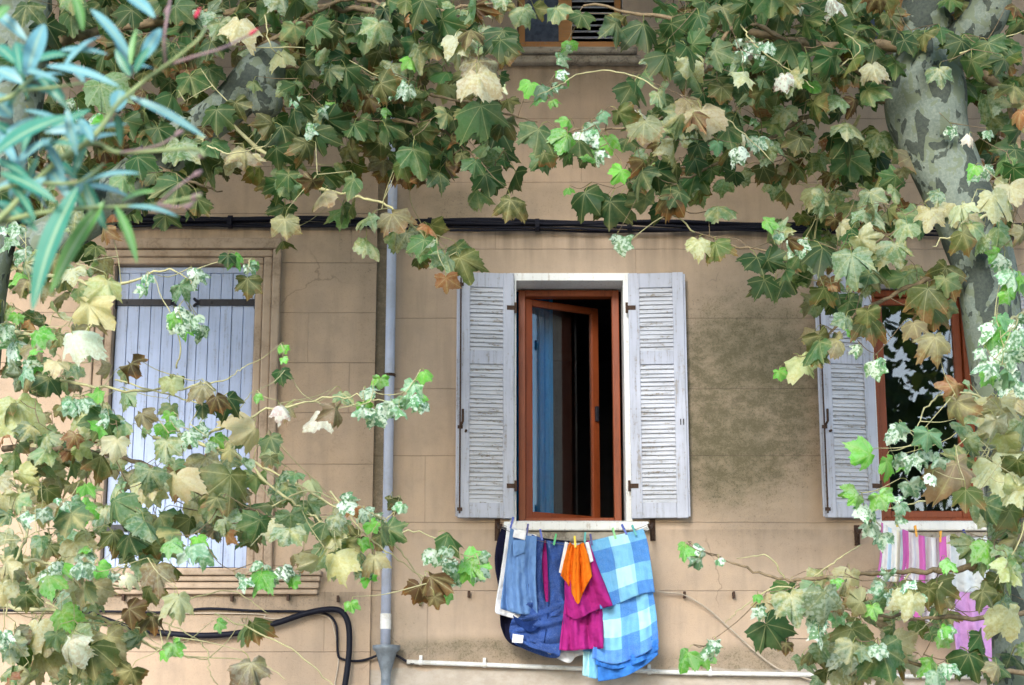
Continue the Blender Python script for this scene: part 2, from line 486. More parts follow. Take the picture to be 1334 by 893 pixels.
def mat_leaf():
    t = NT('plane_leaf')
    c0 = t.attr('Col').outputs['Color']; ax = t.sep(t.attr('Aux').outputs['Vector'])
    yel, hilite, brn = ax[0], ax[1], ax[2]
    u, v, _ = t.sep(t.uv()); p = t.obj()
    au = t.math('ABSOLUTE', u)
    d = None
    for a in (90, 42, -8):
        ca, sa = math.cos(R(a)), math.sin(R(a))
        dd = t.math('ABSOLUTE', t.math('SUBTRACT', t.math('MULTIPLY', au, sa), t.math('MULTIPLY', v, ca)))
        al = t.math('ADD', t.math('MULTIPLY', au, ca), t.math('MULTIPLY', v, sa))
        dd = t.math('ADD', dd, t.step(al, -.02, .02, 1, 0))
        d = dd if d is None else t.math('MINIMUM', d, dd)
    n1 = t.noise(14, 4, p, .6); n2 = t.noise(46, 3, p, .6); n3 = t.noise(170, 2, p)
    near = t.step(t.math('ADD', t.math('MULTIPLY', d, .8), t.math('MULTIPLY', t.math('SUBTRACT', t.noise(8, 6, p, .7), .46), 1.1)), -.10, .22, 1, 0)
    c = t.mix(t.step(n1, .3, .7, 0, .5), c0, t.mix(1, c0, (.62, .70, .6), 'MULTIPLY'))
    c = t.mix(t.step(n3, .4, .7, 0, .25), c, t.mix(1, c0, (1.35, 1.3, 1.2), 'MULTIPLY'))
    c = t.mix(t.math('MULTIPLY', near, yel), c, (.40, .36, .165))
    rr = t.math('SQRT', t.math('ADD', t.math('MULTIPLY', u, u), t.math('MULTIPLY', v, v)))
    e = t.step(t.math('ADD', rr, t.math('MULTIPLY', t.math('SUBTRACT', n2, .5), .9)), .52, .86)
    c = t.mix(t.math('MULTIPLY', e, brn), c, (.17, .075, .022))
    vein = t.step(d, .004, .020, 1, 0)
    c = t.mix(t.math('MULTIPLY', vein, .42), c, t.mix(.55, c, (.52, .50, .26)))
    mk = t.step(t.math('ADD', t.noise(62, 3, p, .6), t.math('MULTIPLY', t.math('SUBTRACT', n1, .5), .7)), .42, .56)
    c = t.mix(t.math('MULTIPLY', mk, hilite), c, (.64, .72, .68))  # whitish patches put blown-out leaf highlights into the colour
    geo = t.node('ShaderNodeNewGeometry')
    c = t.mix(t.math('MULTIPLY', geo.outputs['Backfacing'], .38), c, t.mix(.5, c, (.22, .26, .16)))
    nrm = t.bump(t.math('ADD', t.math('MULTIPLY', vein, -.6), t.math('ADD', n2, t.math('MULTIPLY', n3, .4))), .35, .006)
    b = t.bsdf(c, .55, nrm, spec=.28)
    tl = t.node('ShaderNodeBsdfTranslucent'); t.put(tl.inputs[0], t.mix(1, c, (1.25, 1.5, .5), 'MULTIPLY'))
    mx = t.node('ShaderNodeMixShader'); mx.inputs[0].default_value = .36
    t.link(b, mx.inputs[1]); t.link(tl.outputs[0], mx.inputs[2])
    return t.done(mx.outputs[0])


def mat_bark():
    t = NT('plane_bark'); p = t.obj()
    q = t.scale(p, (1, 1, .62))
    a = t.noise(9.5, 3, q, .5, .5); b = t.noise(15, 3, q, .5, .5); f = t.noise(60, 4, p, .65)
    rid = t.noise(9, 4, t.scale(p, (1, 1, 5)), .6)
    c = t.mix(t.step(f, .3, .7), (.115, .142, .122), (.17, .20, .165))
    c = t.mix(t.step(b, .535, .55), c, (.125, .15, .105))
    c = t.mix(t.step(a, .535, .548), c, t.mix(t.step(f, .3, .7), (.036, .046, .042), (.062, .074, .06)))
    h = t.math('ADD', t.math('MULTIPLY', t.step(a, .53, .55), .8), t.math('ADD', t.math('MULTIPLY', rid, .6), t.math('MULTIPLY', f, .25)))
    return t.done(t.bsdf(c, .82, t.bump(h, .5, .012), spec=.2))


M_LEAF = mat_leaf()
M_BARK = mat_bark()
M_TWIG = mat_plain('twig_bark', (.20, .15, .09), .8, .5, 30, .3, .2)
M_TWIGP = mat_plain('pale_green_twig', (.40, .38, .20), .7, .35, 20, .2, .25)
M_OLE = None


def mat_ole():
    t = NT('oleander_leaf'); c0 = t.attr('Col').outputs['Color']; u, v, _ = t.sep(t.uv()); p = t.obj()
    mid = t.step(t.math('ABSOLUTE', u), .03, .13, 1, 0)
    c = t.mix(t.step(t.noise(25, 4, p), .3, .7, 0, .4), c0, t.mix(1, c0, (.7, .75, .7), 'MULTIPLY'))
    c = t.mix(t.math('MULTIPLY', mid, .6), c, (.36, .46, .28))
    b = t.bsdf(c, .42, spec=.5)
    tl = t.node('ShaderNodeBsdfTranslucent'); t.put(tl.inputs[0], c)
    mx = t.node('ShaderNodeMixShader'); mx.inputs[0].default_value = .2
    t.link(b, mx.inputs[1]); t.link(tl.outputs[0], mx.inputs[2])
    return t.done(mx.outputs[0])


M_OLE = mat_ole()
M_OLES = mat_plain('oleander_stem', (.24, .30, .13), .6, .3, 20, .1, .3)
M_OLET = mat_plain('purplish_oleander_twig', (.26, .17, .17), .6, .3, 20, .1, .3)
M_BUD = mat_plain('pink_oleander_bud', (.55, .03, .08), .6, .3, 20, .1, .3)

# ------------------------------------------------------------------ ground (setting)
t = NT('pavement_stone')
p = t.pos(); br = t.node('ShaderNodeTexBrick'); t.link(p, br.inputs['Vector']); br.inputs['Scale'].default_value = 2.0
br.inputs['Color1'].default_value = (.30, .28, .25, 1); br.inputs['Color2'].default_value = (.25, .235, .21, 1); br.inputs['Mortar'].default_value = (.10, .10, .09, 1)
br.inputs['Mortar Size'].default_value = .01
M_PAVE = t.done(t.bsdf(t.mix(t.step(t.noise(20, 4, p), .35, .7, 0, .4), br.outputs[0], (.16, .15, .13)), .9, spec=.2))
t = NT('asphalt'); p = t.pos()
M_ASPH = t.done(t.bsdf(t.mix(t.noise(120, 3, p), (.04, .04, .042), (.075, .072, .07)), .9, t.bump(t.noise(200, 2, p), .4, .01), spec=.2))
t = NT('dry_earth'); p = t.pos()
M_EARTH = t.done(t.bsdf(t.mix(t.noise(1.5, 6, p), (.19, .18, .16), (.27, .26, .24)), .95, spec=.1))


def sheet(name, x0, x1, y0, y1, z0, z1, m):
    mb = MB(); box(mb, x0, x1, y0, y1, z0, z1); o = mb.build(name, m); o['kind'] = 'structure'; return o


sheet('ground', -400, 400, -400, 400, -.6, -.13, M_EARTH)
sheet('pavement', -40, 40, -7.0, -.1, -.12, 0, M_PAVE)
sheet('road', -40, 40, -12.6, -7.01, -.125, -.11, M_ASPH)
sheet('far_pavement', -40, 40, -24, -12.61, -.12, 0, M_PAVE)

# ------------------------------------------------------------------ the two houses
SEAM = X(488)
TOPZ = 10.0
house = thing('rendered_house', 'warm beige rendered house with laundry under its open louvred window', 'house', (2.0, 0, 0))
neigh = thing('rendered_house', 'pinkish beige house whose plank shutters are closed in a moulded stone surround', 'house', (-4.0, 0, 0))

WX0, WX1 = X(672), X(814)               # opening of the main window
WZ0, WZ1 = Z(680), Z(366)
DX = X(1135) - X(667)                   # next window of the same row
TX0, TX1 = X(674, 60), X(812, 60)
TZ0 = Z(69); TZ1 = TZ0 + 1.75
DEPTH = .26
holes_r = [(WX0, WX1, WZ0, WZ1), (WX0 + DX, WX1 + DX, WZ0, WZ1), (TX0, TX1, TZ0, TZ1), (TX0 + DX, TX1 + DX, TZ0, TZ1)]


def wall(mb, x0, x1, z0, z1, y, holes, depth):
    xs = sorted({x0, x1, *[h[0] for h in holes], *[h[1] for h in holes]}); zs = sorted({z0, z1, *[h[2] for h in holes], *[h[3] for h in holes]})
    for i in range(len(xs) - 1):
        for j in range(len(zs) - 1):
            cx, cz = (xs[i] + xs[i + 1]) / 2, (zs[j] + zs[j + 1]) / 2
            if any(h[0] < cx < h[1] and h[2] < cz < h[3] for h in holes): continue
            mb.add([(xs[i], y, zs[j]), (xs[i + 1], y, zs[j]), (xs[i + 1], y, zs[j + 1]), (xs[i], y, zs[j + 1])], [(0, 1, 2, 3)])
    for (a, b, c, d) in holes:
        V = [(a, y, c), (b, y, c), (b, y, d), (a, y, d), (a, y + depth, c), (b, y + depth, c), (b, y + depth, d), (a, y + depth, d)]
        mb.add(V, [(0, 4, 5, 1), (1, 5, 6, 2), (2, 6, 7, 3), (3, 7, 4, 0)], 1)
    # sides, top and back of the block
    yb = y + 9
    mb.add([(x0, y, z0), (x0, yb, z0), (x0, yb, z1), (x0, y, z1), (x1, y, z0), (x1, yb, z0), (x1, yb, z1), (x1, y, z1)],
           [(0, 3, 2, 1), (4, 5, 6, 7), (1, 2, 6, 5), (3, 7, 6, 2)])


mb = MB(); wall(mb, SEAM, 11.0, 0, TOPZ, 0.0, holes_r, DEPTH + .06)
mb.build('wall', [M_WALL_R, M_WHITE], house)
for (nm, pr, xa, xb, yy) in (('unseen_roof', house, SEAM + .004, 11.2, 0), ('unseen_roof', neigh, -11.2, SEAM - .004, -.03)):  # unseen roofs; eaves widened to keep sky light off the upper wall
    mb = MB(); mb.add([(xa, yy - .8, TOPZ + .02), (xb, yy - .8, TOPZ + .02), (xb, yy + 9.2, TOPZ + .02), (xa, yy + 9.2, TOPZ + .02), (xa, yy - .8, TOPZ + .18), (xb, yy - .8, TOPZ + .18),
                       (xb, yy + 4.6, TOPZ + 1.8), (xa, yy + 4.6, TOPZ + 1.8), (xa, yy + 9.2, TOPZ + .18), (xb, yy + 9.2, TOPZ + .18)],
                      [(0, 3, 2, 1), (0, 1, 5, 4), (4, 5, 6, 7), (7, 6, 9, 8), (2, 3, 8, 9), (0, 4, 7, 8, 3), (1, 2, 9, 6, 5)])
    mb.build(nm, mat_plain('unseen_roof_terracotta', (.35, .14, .08), .9, .4, 6), pr)


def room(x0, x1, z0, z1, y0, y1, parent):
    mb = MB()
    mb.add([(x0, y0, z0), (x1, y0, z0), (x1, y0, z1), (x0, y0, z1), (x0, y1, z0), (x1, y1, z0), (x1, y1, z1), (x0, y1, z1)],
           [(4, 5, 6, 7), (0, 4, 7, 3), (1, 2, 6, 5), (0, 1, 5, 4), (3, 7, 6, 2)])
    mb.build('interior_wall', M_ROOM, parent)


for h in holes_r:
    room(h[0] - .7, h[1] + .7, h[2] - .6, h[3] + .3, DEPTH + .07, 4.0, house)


# --- window joinery of the right house
def frame_bars(mb, x0, x1, z0, z1, y0, y1, l, r, b, tt, M=None, mi=0):
    box(mb, x0, x0 + l, y0, y1, z0, z1, mi, M); box(mb, x1 - r, x1, y0, y1, z0, z1, mi, M)
    box(mb, x0 + l, x1 - r, y0 + .002, y1 - .002, z1 - tt, z1, mi, M); box(mb, x0 + l, x1 - r, y0 + .002, y1 - .002, z0, z0 + b, mi, M)


def sash(x0, x1, z0, z1, y, ang, parent):
    """one glazed leaf hinged at x0, opening into the room"""
    M = Matrix.Translation((x0, y, 0)) @ Matrix.Rotation(ang, 4, 'Z')
    mb = MB(); frame_bars(mb, 0, x1 - x0, z0, z1, 0, .045, .062, .062, .055, .055, M)
    cs = mb.build('casement', M_RED, parent, bevel=.006)
    g = MB(); box(g, .06, x1 - x0 - .06, .020, .026, z0 + .05, z1 - .05, 0, M)
    g.build('pane', M_GLASS, parent)
    hm = MB(); box(hm, x1 - x0 - .045, x1 - x0 - .020, -.03, -.001, (z0 + z1) / 2 - .06, (z0 + z1) / 2 + .06, 0, M)
    hm.build('handle', M_IRON, parent, bevel=.004)
    return cs


def window(dx, ang, label):
    wv = MB()
    x0, x1, z0, z1 = WX0 + dx, WX1 + dx, WZ0, WZ1
    # white outer moulding standing proud of the render
    frame_bars(wv, x0 - .045, x1 + .045, z0 - .0, z1 + .055, -.022, .02, .048, .048, .003, .058)
    win = wv.build('window', M_WHITE, house, bevel=.004); win['label'] = label
    f = MB(); frame_bars(f, x0 + .022, x1 - .022, z0 + .008, z1 - .012, DEPTH - .035, DEPTH + .06, .052, .055, .055, .05)
    f.build('frame', M_RED, win, bevel=.005)
    sash(x0 + .076, x1 - .080, z0 + .066, z1 - .064, DEPTH + .01, ang, win)
    s = MB(); box(s, x0 - .09, x1 + .16, -.085, -.023, z0 - .075, z0 - .008); box(s, x0 + .004, x1 - .004, -.02, DEPTH - .04, z0 - .03, z0 + .006)
    s.build('sill', M_WHITE, win, bevel=.012)
    s = MB(); box(s, x0 - .03, x1 + .09, -.055, -.001, z0 - .15, z0 - .079); s.build('sill_stone', M_SILL, win, bevel=.015)
    return win


window(0, R(29), 'white framed window with its red brown casement swung inward')
window(DX, 0, 'white framed window with its red brown casement closed')


def shutter(hx, side, z0, z1, swing, label, parent=house):
    """louvred leaf hinged at hx, folded back towards the wall on `side`"""
    Wd = .415; th = .034
    Mx = Matrix.Translation((hx, -.042, 0)) @ Matrix.Rotation(swing * -side, 4, 'Z')
    fr = MB(); st = .083
    H = z1 - z0
    def bx(mbx, a, b, y0, y1, c, d, mi=0):
        xa, xb = (a, b) if side > 0 else (-b, -a)
        box(mbx, xa, xb, y0, y1, c, d, mi, Mx)
    m0 = z0 + .62 * H; m1 = m0 + .105
    b1 = z0 + .115; t0 = z1 - .115
    bx(fr, 0, st, -th, 0, z0, z1); bx(fr, Wd - st, Wd, -th, 0, z0, z1)
    bx(fr, st, Wd - st, -th + .003, -.003, z0 + .002, b1); bx(fr, st, Wd - st, -th + .003, -.003, m0, m1); bx(fr, st, Wd - st, -th + .003, -.003, t0, z1 - .002)
    bx(fr, Wd, Wd + .016, -th * .55, -.004, z0 + .01, z1 - .01)
    o = fr.build('shutter', M_GREY, parent, bevel=.004); o['label'] = label
    sl = MB()
    for (a, b) in ((b1, m0), (m1, t0)):
        n = int(round((b - a) / .0325))
        for k in range(n):
            zc = a + (b - a) * (k + .5) / n
            tilt = R(63 + rng.normal() * 4.0)
            hw = .0235 * (1 + .04 * rng.normal())
            xa, xb = (st - .006, Wd - st + .006) if side > 0 else (-(Wd - st + .006), -(st - .006))
            y_ = -th / 2
            Ml = Mx @ Matrix.Translation((0, y_, zc)) @ Matrix.Rotation(tilt, 4, 'X') @ Matrix.Rotation(R(rng.normal() * .35), 4, 'Y')
            box(sl, xa, xb, -hw, hw, -.0035, .0035, 0, Ml)
    sl.build('slat_panel', M_SLAT, o, bevel=.0015)
    for zz in (z0 + .24, z1 - .27):
        hg = MB()
        bx(hg, -.02, .055, -th - .004, -th + .001, zz - .017, zz + .017)
        tube(hg, [Mx @ Vector((-.012 * side, -th - .002, zz - .04)), Mx @ Vector((-.012 * side, -th - .002, zz + .04))], .010, 8)
        hg.build('hinge', M_RUST, o)
    lt = MB()
    zb = z0 + .36 * H
    xl = (Wd - .012) * side
    tube(lt, [Mx @ Vector((xl, -th - .006, z0 + .03)), Mx @ Vector((xl, -th - .006, z1 - .05))], .006, 8)
    for zz in (z0 + .06, zb, z1 - .1): bx(lt, Wd - .032, Wd + .006, -th - .012, -th + .001, zz - .012, zz + .012)
    tube(lt, [Mx @ Vector((xl, -th - .008, zb)), Mx @ Vector(((Wd - .03) * side, -th - .035, zb + .04)), Mx @ Vector(((Wd - .03) * side, -th - .035, zb + .13))], .009, 8)
    tube(lt, [Mx @ Vector(((Wd - .055) * side, -th, zb - .03)), Mx @ Vector(((Wd - .055) * side, -th - .03, zb - .03))], .010, 8)
    if side < 0: lt.build('latch', M_RUST, o)
    else:
        lt2 = MB()
        for q in (0, .022): bx(lt2, Wd - .045 + q, Wd - .037 + q, -th - .006, -th + .001, zb + .02, zb + .065)
        lt2.build('latch', M_IRON, o)
    return o


SZ0, SZ1 = Z(676, .06), Z(357, .06)
shutter(X(669), -1, SZ0, SZ1, R(7), 'weathered lilac grey louvred shutter left of the open casement')
shutter(X(820), 1, SZ0, SZ1, R(5), 'weathered lilac grey louvred shutter beside the mouldy wall')
shutter(X(669) + DX, -1, SZ0, SZ1, R(8), 'weathered louvred shutter partly behind hanging leaves')
shutter(X(820) + DX, 1, SZ0, SZ1, R(5), 'weathered louvred shutter behind the plane trunk')


# --- upper windows: orange pine frame, one louvred half closed
def upper_window(dx, label):
    x0, x1 = TX0 + dx, TX1 + dx
    f = MB(); frame_bars(f, x0 + .01, x1 - .01, TZ0 + .06, TZ1 - .01, .08, .15, .05, .05, .07, .06)
    xm = x0 + .43 * (x1 - x0)
    box(f, xm - .03, xm + .075, .078, .148, TZ0 + .131, TZ1 - .071)
    box(f, x0 + .01, x1 - .01, .05, .14, TZ0 + .006, TZ0 + .056)
    win = f.build('window', M_ORANGE, house, bevel=.005); win['label'] = label
    g = MB(); box(g, x0 + .06, xm - .03, .11, .12, TZ0 + .13, TZ1 - .07); g.build('pane', M_ORCURT, win)
    s = MB(); xa, xb = xm + .078, x1 - .062
    n = int((TZ1 - TZ0 - .2) / .052)
    for k in range(n):
        zc = TZ0 + .15 + .052 * (k + .5)
        box(s, xa, xb, -.028, .028, -.004, .004, 0, Matrix.Translation((0, .115, zc)) @ Matrix.Rotation(R(32), 4, 'X'))
    s.build('slat_panel', M_SLAT, win)
    s = MB(); box(s, x0 - .12, x1 + .10, -.13, .05, TZ0 - .048, TZ0 + .003); box(s, x0 - .15, x1 + .13, -.09, -.001, TZ0 - .115, TZ0 - .052)
    s.build('sill', M_SILL, win, bevel=.016)


upper_window(0, 'orange pine window cut by the top of the view')
upper_window(DX, 'orange pine window beside the forked trunk')

# --- left house
Y_L = -.03
LX0, LX1 = X(143, 540), X(328, 540)
LZ0, LZ1 = Z(741), Z(347)
hole_l = [(LX0, LX1, LZ0, LZ1)]
mb = MB(); wall(mb, -11, SEAM, 0, TOPZ, Y_L, hole_l, .30); mb.build('wall', [M_WALL_L, M_STONE], neigh)
room(LX0 - .3, LX1 + .3, LZ0 - .1, LZ1 + .2, .3, 2.5, neigh)
sur = MB()
aw = X(362, 540) - LX1
for s_, x_ in ((1, LX1), (-1, LX0)):
    for (a, b, pr) in ((0.002, .06, .028), (.062, .13, .042), (.132, aw, .062)):
        xa, xb = (x_ + a, x_ + b) if s_ > 0 else (x_ - b, x_ - a)
        box(sur, xa, xb, Y_L - pr, Y_L + .02, LZ0 - .02, LZ1 + (.0 if a < .05 else .055 if a < .1 else .115))
box(sur, LX0 - .06, LX1 + .06, Y_L - .028, Y_L + .02, LZ1 + .002, LZ1 + .055)
box(sur, LX0 - .13, LX1 + .13, Y_L - .042, Y_L + .02, LZ1 + .057, LZ1 + .112)
box(sur, LX0 - aw, LX1 + aw, Y_L - .062, Y_L + .02, LZ1 + .117, LZ1 + .20)
sur.build('surround', M_STONE, neigh, bevel=.012)
sl = MB()
zc = LZ0 - .02
for (h0, h1, pr) in ((-.045, -.002, .125), (-.085, -.047, .10), (-.135, -.087, .075), (-.175, -.137, .05)):
    box(sl, X(-120), X(418) + pr * .4, Y_L - pr, Y_L + .02, zc + h0, zc + h1)
sl.build('sill', M_STONE, neigh, bevel=.012)
mid = (LX0 + LX1) / 2
for s_, lab in ((-1, 'pale blue plank shutter half hidden by leaves'), (1, 'pale blue plank shutter beside the stone moulding')):
    xa, xb = (LX0 + .006, mid - .004) if s_ < 0 else (mid + .004, LX1 - .006)
    pb = MB(); n = 6; yb = Y_L + .05
    e = np.linspace(xa, xb, n + 1)
    for k in range(n):
        jj = .002 * rng.normal()
        box(pb, e[k] + .0022, e[k + 1] - .0022, yb + jj, yb + .028, LZ0 + .012 + .002 * rng.normal(), LZ1 - .052)
    box(pb, xa + .002, xb - .002, yb + .016, yb + .03, LZ0 + .014, LZ1 - .055)
    box(pb, xa + .002, xb - .002, yb - .008, yb + .027, LZ1 - .050, LZ1 - .006)
    if s_ < 0: box(pb, xb - .035, xb + .03, yb - .016, yb - .002, LZ0 + .012, LZ1 - .008)
    o = pb.build('shutter', M_BLUE, neigh, bevel=.003); o['label'] = lab
    for py in (394, 688):
        hs = MB()
        z_ = Z(py)
        xo, xi = (xa - .01, xb - .11) if s_ < 0 else (xb + .012, xa + .10)
        a_, b_ = sorted((xo, xi))
        box(hs, a_, b_, yb - .019, yb - .009, z_ - .025, z_ + .025)
        d_ = 1 if s_ < 0 else -1
        for q in (-1, 1):
            tube(hs, smooth_path([(xi, yb - .014, z_ + q * .008), (xi + d_ * .025, yb - .014, z_ + q * .014), (xi + d_ * .045, yb - .014, z_ + q * .034)], 4), [.012] * 8 + [.006], 6)
        tube(hs, [(xo, yb - .02, z_ - .05), (xo, yb - .02, z_ + .05)], .016, 10)
        for q in (.2, .5, .8):
            tube(hs, [(a_ + q * (b_ - a_), yb - .026, z_), (a_ + q * (b_ - a_), yb - .018, z_)], .007, 8)
        hs.build('strap_hinge', M_IRON, o)
# iron pegs standing out of both facades
for (px, py, par, y_) in ((162, 779, neigh, Y_L), (303, 780, neigh, Y_L), (376, 779, neigh, Y_L), (441, 781, neigh, Y_L), (611, 775, house, 0), (891, 776, house, 0), (955, 776, house, 0), (1024, 832, house, 0), (548, 786, house, 0)):
    q = W(px, py, -y_); pg = MB()
    box(pg, q[0] - .008, q[0] + .008, y_ - .045, y_ + .03, q[2] - .022, q[2] + .020)
    box(pg, q[0] - .010, q[0] + .010, y_ - .055, y_ - .046, q[2] - .026, q[2] + .024)
    pg.build('wall_peg', M_RUST, par, bevel=.004)

# curtains hang behind the panes
cu = MB()
n = 60; xs = np.linspace(WX0 - .10, X(721, 520, -.62), n); zz = np.linspace(WZ0 - .3, WZ1 + .1, 8)
V = [(x, .70 + .028 * math.sin(i * .55) + .012 * math.sin(i * 1.7), z) for z in zz for i, x in enumerate(xs)]
cu.add(V, [(j * n + i, j * n + i + 1, (j + 1) * n + i + 1, (j + 1) * n + i) for j in range(7) for i in range(n - 1)])
tag(cu.build('curtain', M_CURTAIN, smooth=True, loc=(WX0, .70, WZ0 - .3)), 'bright blue curtain hanging inside the open casement window', 'curtain')
cu = MB()
xs = np.linspace(WX0 + DX - .05, WX0 + DX + .16, n)
V = [(x, .50 + .025 * math.sin(i * .6) + .01 * math.sin(i * 1.6), z) for z in zz for i, x in enumerate(xs)]
cu.add(V, [(j * n + i, j * n + i + 1, (j + 1) * n + i + 1, (j + 1) * n + i) for j in range(7) for i in range(n - 1)])
tag(cu.build('curtain', M_NET, smooth=True, loc=(WX0 + DX, .50, WZ0 - .3)), 'dark indigo curtain edge behind the closed reflecting pane', 'curtain')

# ------------------------------------------------------------------ pipes and cables
xp = X(508); zb = Z(848)
dp = thing('drainpipe', 'pale lilac grey drainpipe running down into a zinc hopper', 'drainpipe', (xp, -.07, 0))
mb = MB(); tube(mb, [(xp, -.075, zb - .04), (xp, -.075, 5.0), (xp, -.075, 7.5), (xp, -.075, TOPZ - .1)], .036, 20); mb.build('pipe', M_PIPE, dp, smooth=True)
mb = MB(); tube(mb, [(xp, -.075, Z(811) - .055), (xp, -.075, Z(811) + .055)], .040, 20); mb.build('collar', M_PVC, dp, smooth=False)
for py in (492, 140):
    mb = MB(); tube(mb, [(xp, -.075, Z(py) - .010), (xp, -.075, Z(py) + .010)], .045, 20); box(mb, xp - .012, xp + .012, -.026, .01, Z(py) - .009, Z(py) + .009)
    mb.build('clamp', M_RUST, dp)
mb = MB()
prof = [(.030, -.42), (.034, -.20), (.036, -.165), (.075, -.02), (.098, .0), (.102, .028), (.096, .030), (.06, -.02)]
th = np.arange(24) / 24 * 2 * np.pi
V = np.concatenate([np.stack([xp + .01 + r * np.cos(th), -.105 + r * np.sin(th), np.full(24, zb + h)], 1) for r, h in prof])
mb.add(V, [(i * 24 + j, i * 24 + (j + 1) % 24, (i + 1) * 24 + (j + 1) % 24, (i + 1) * 24 + j) for i in range(len(prof) - 1) for j in range(24)])
mb.build('hopper', M_ZINC, dp, smooth=True)
mb = MB(); tube(mb, [(xp + .01, -.105, 0.02), (xp + .01, -.105, zb - .17)], .034, 18); mb.build('downpipe', M_ZINC, dp, smooth=True)

# overhead bundle of black cables
cb = thing('cable_bundle', 'thick bundle of black cables strung straight across both facades', 'cable', tuple(W(667, 296, .08)))
for k in range(6):
    P = []
    for i, px in enumerate(np.linspace(-40, 1400, 49)):
        py = 288 + (px - 160) * .0105 + 2.0 * math.sin(px / 90 + k * 1.3) * (k > 1) + (k - 2.5) * 2.3 + (1.5 * math.sin(px / 37 + k))
        P.append(W(px, py, .075 + .022 * math.sin(px / 60 + k * 2.1)))
    mb = MB(); tube(mb, P, .0135 if k < 4 else .009, 8); mb.build('strand', M_CABLE, cb, smooth=True)
for px in (300, 560, 700, 820, 1010):
    q = W(px, 288 + (px - 160) * .0105, .075); mb = MB(); tube(mb, [q - (.016, 0, 0), q + (.016, 0, 0)], .052, 12); box(mb, q[0] - .008, q[0] + .008, -.03, .01, q[2] - .02, q[2] + .02)
    mb.build('cable_tie', M_CABLE, cb)


def cable(name, label, pts, off, r, m, cat='cable', extra=None):
    P = smooth_path([W(x, y, off if np.isscalar(off) else off[i]) for i, (x, y) in enumerate(pts)], 8)
    mb = MB(); tube(mb, P, r, 10)
    o = mb.build(name, m, smooth=True, loc=P[0]); return tag(o, label, cat)


cable('hose', 'thick black hose sagging below the plank shuttered window and bending down', [(60, 775), (95, 790), (130, 805), (180, 820), (250, 828), (310, 825), (360, 812), (400, 799), (430, 794), (446, 798), (454, 815), (455, 845), (452, 875), (446, 915), (440, 960)], .10, .022, M_CABLE)
cable('cable', 'thin black cable running level above the sagging hose', [(-30, 795), (60, 796), (150, 797), (215, 798), (270, 793), (330, 796), (400, 797), (425, 800), (438, 815), (440, 850), (446, 859), (470, 861), (498, 852)], .055, .009, M_CABLE)
cable('cable', 'thin beige cable looping under the level black one', [(-30, 799), (60, 798), (180, 799), (330, 800), (345, 805), (365, 806), (400, 800), (428, 805), (436, 825), (441, 858), (436, 893), (430, 930)], .045, .005, M_BEIGEC)
cable('cable', 'short black cable leaving the zinc hopper for the white conduit', [(508, 850), (520, 856), (532, 863), (540, 864)], .06, .009, M_CABLE)
cable('cable', 'thin white cable curving from the plaid blanket down to the conduit', [(838, 768), (866, 772), (890, 775), (920, 792), (950, 818), (985, 850), (1015, 872), (1050, 884), (1075, 893)], .05, .006, M_BEIGEC)
cd = thing('conduit', 'long white plastic conduit clipped along the foot of the wall', 'pipe', tuple(W(530, 863, .05)))
mb = MB(); tube(mb, [W(x, y, .055) for x, y in ((530, 862.5), (700, 869), (900, 877), (1100, 880), (1250, 882), (1480, 884))], .0165, 14); mb.build('tube', M_PVC, cd, smooth=True)
for px, py in ((548, 863), (631, 866.3), (846, 875), (925, 877.4), (1120, 880.2), (1290, 882)):
    q = W(px, py, .055); mb = MB(); tube(mb, [q - (.013, 0, 0), q + (.013, 0, 0)], .0215, 12); box(mb, q[0] - .011, q[0] + .011, -.05, .004, q[2] + .018, q[2] + .05)
    mb.build('clip', M_PVC, cd)

# ------------------------------------------------------------------ laundry
OFF = .34


def line_y(px): return 686 + 22 * (1 - ((px - 749) / 96.0) ** 2)


M_STEEL = mat_plain('galvanised_wire', (.3, .3, .3), .4, .2, 20, .05, .5, .6)
ln = thing('clothesline', 'wire clothesline on rusty brackets below the open casement', 'clothesline', tuple(W(749, 700, 0)))
for (px, sgn) in ((651, -1), (847, 1)):
    mb = MB()
    b0 = W(px + sgn * 3, 682, 0)
    tube(mb, smooth_path([b0 + (0, .0, .0), W(px + sgn * 2, 686, .15), W(px, 688, .30), W(px - sgn * 2, 684, .40)], 5), .010, 8)
    tube(mb, smooth_path([b0 + (0, 0, -.10), W(px + sgn * 2, 702, .08), W(px + sgn * 1, 690, .24)], 5), .008, 8)
    box(mb, b0[0] - .02, b0[0] + .02, -.012, .004, b0[2] - .13, b0[2] + .03)
    mb.build('bracket', M_RUST, ln, smooth=False)
for k, (o_, dy) in enumerate(((OFF, 0), (OFF - .10, -3), (OFF + .05, 2))):
    mb = MB(); tube(mb, [W(x, line_y(x) + dy, o_) for x in np.linspace(653, 845, 25)], .0022, 6); mb.build('wire', M_STEEL, ln)

F_SHORTS = mat_fabric('light_denim', (.15, .285, .56), .2)
F_WHITE = mat_fabric('white_cotton', (.78, .79, .82), .08)
F_NAVY = mat_fabric('navy_knit', (.010, .011, .035), .3)
F_JEANS = mat_fabric('blue_denim', (.020, .075, .31), .35, blotch='denim')
F_JDARK = mat_fabric('dark_denim', (.012, .035, .15), .3)
F_MAG = mat_fabric('magenta_cotton', (.40, .022, .21), .22)
F_ORANGE = mat_fabric('orange_towelling', (.80, .19, .012), .18)


def garment(name, label, cat, base):
    return thing(name, label, cat, tuple(base), None)


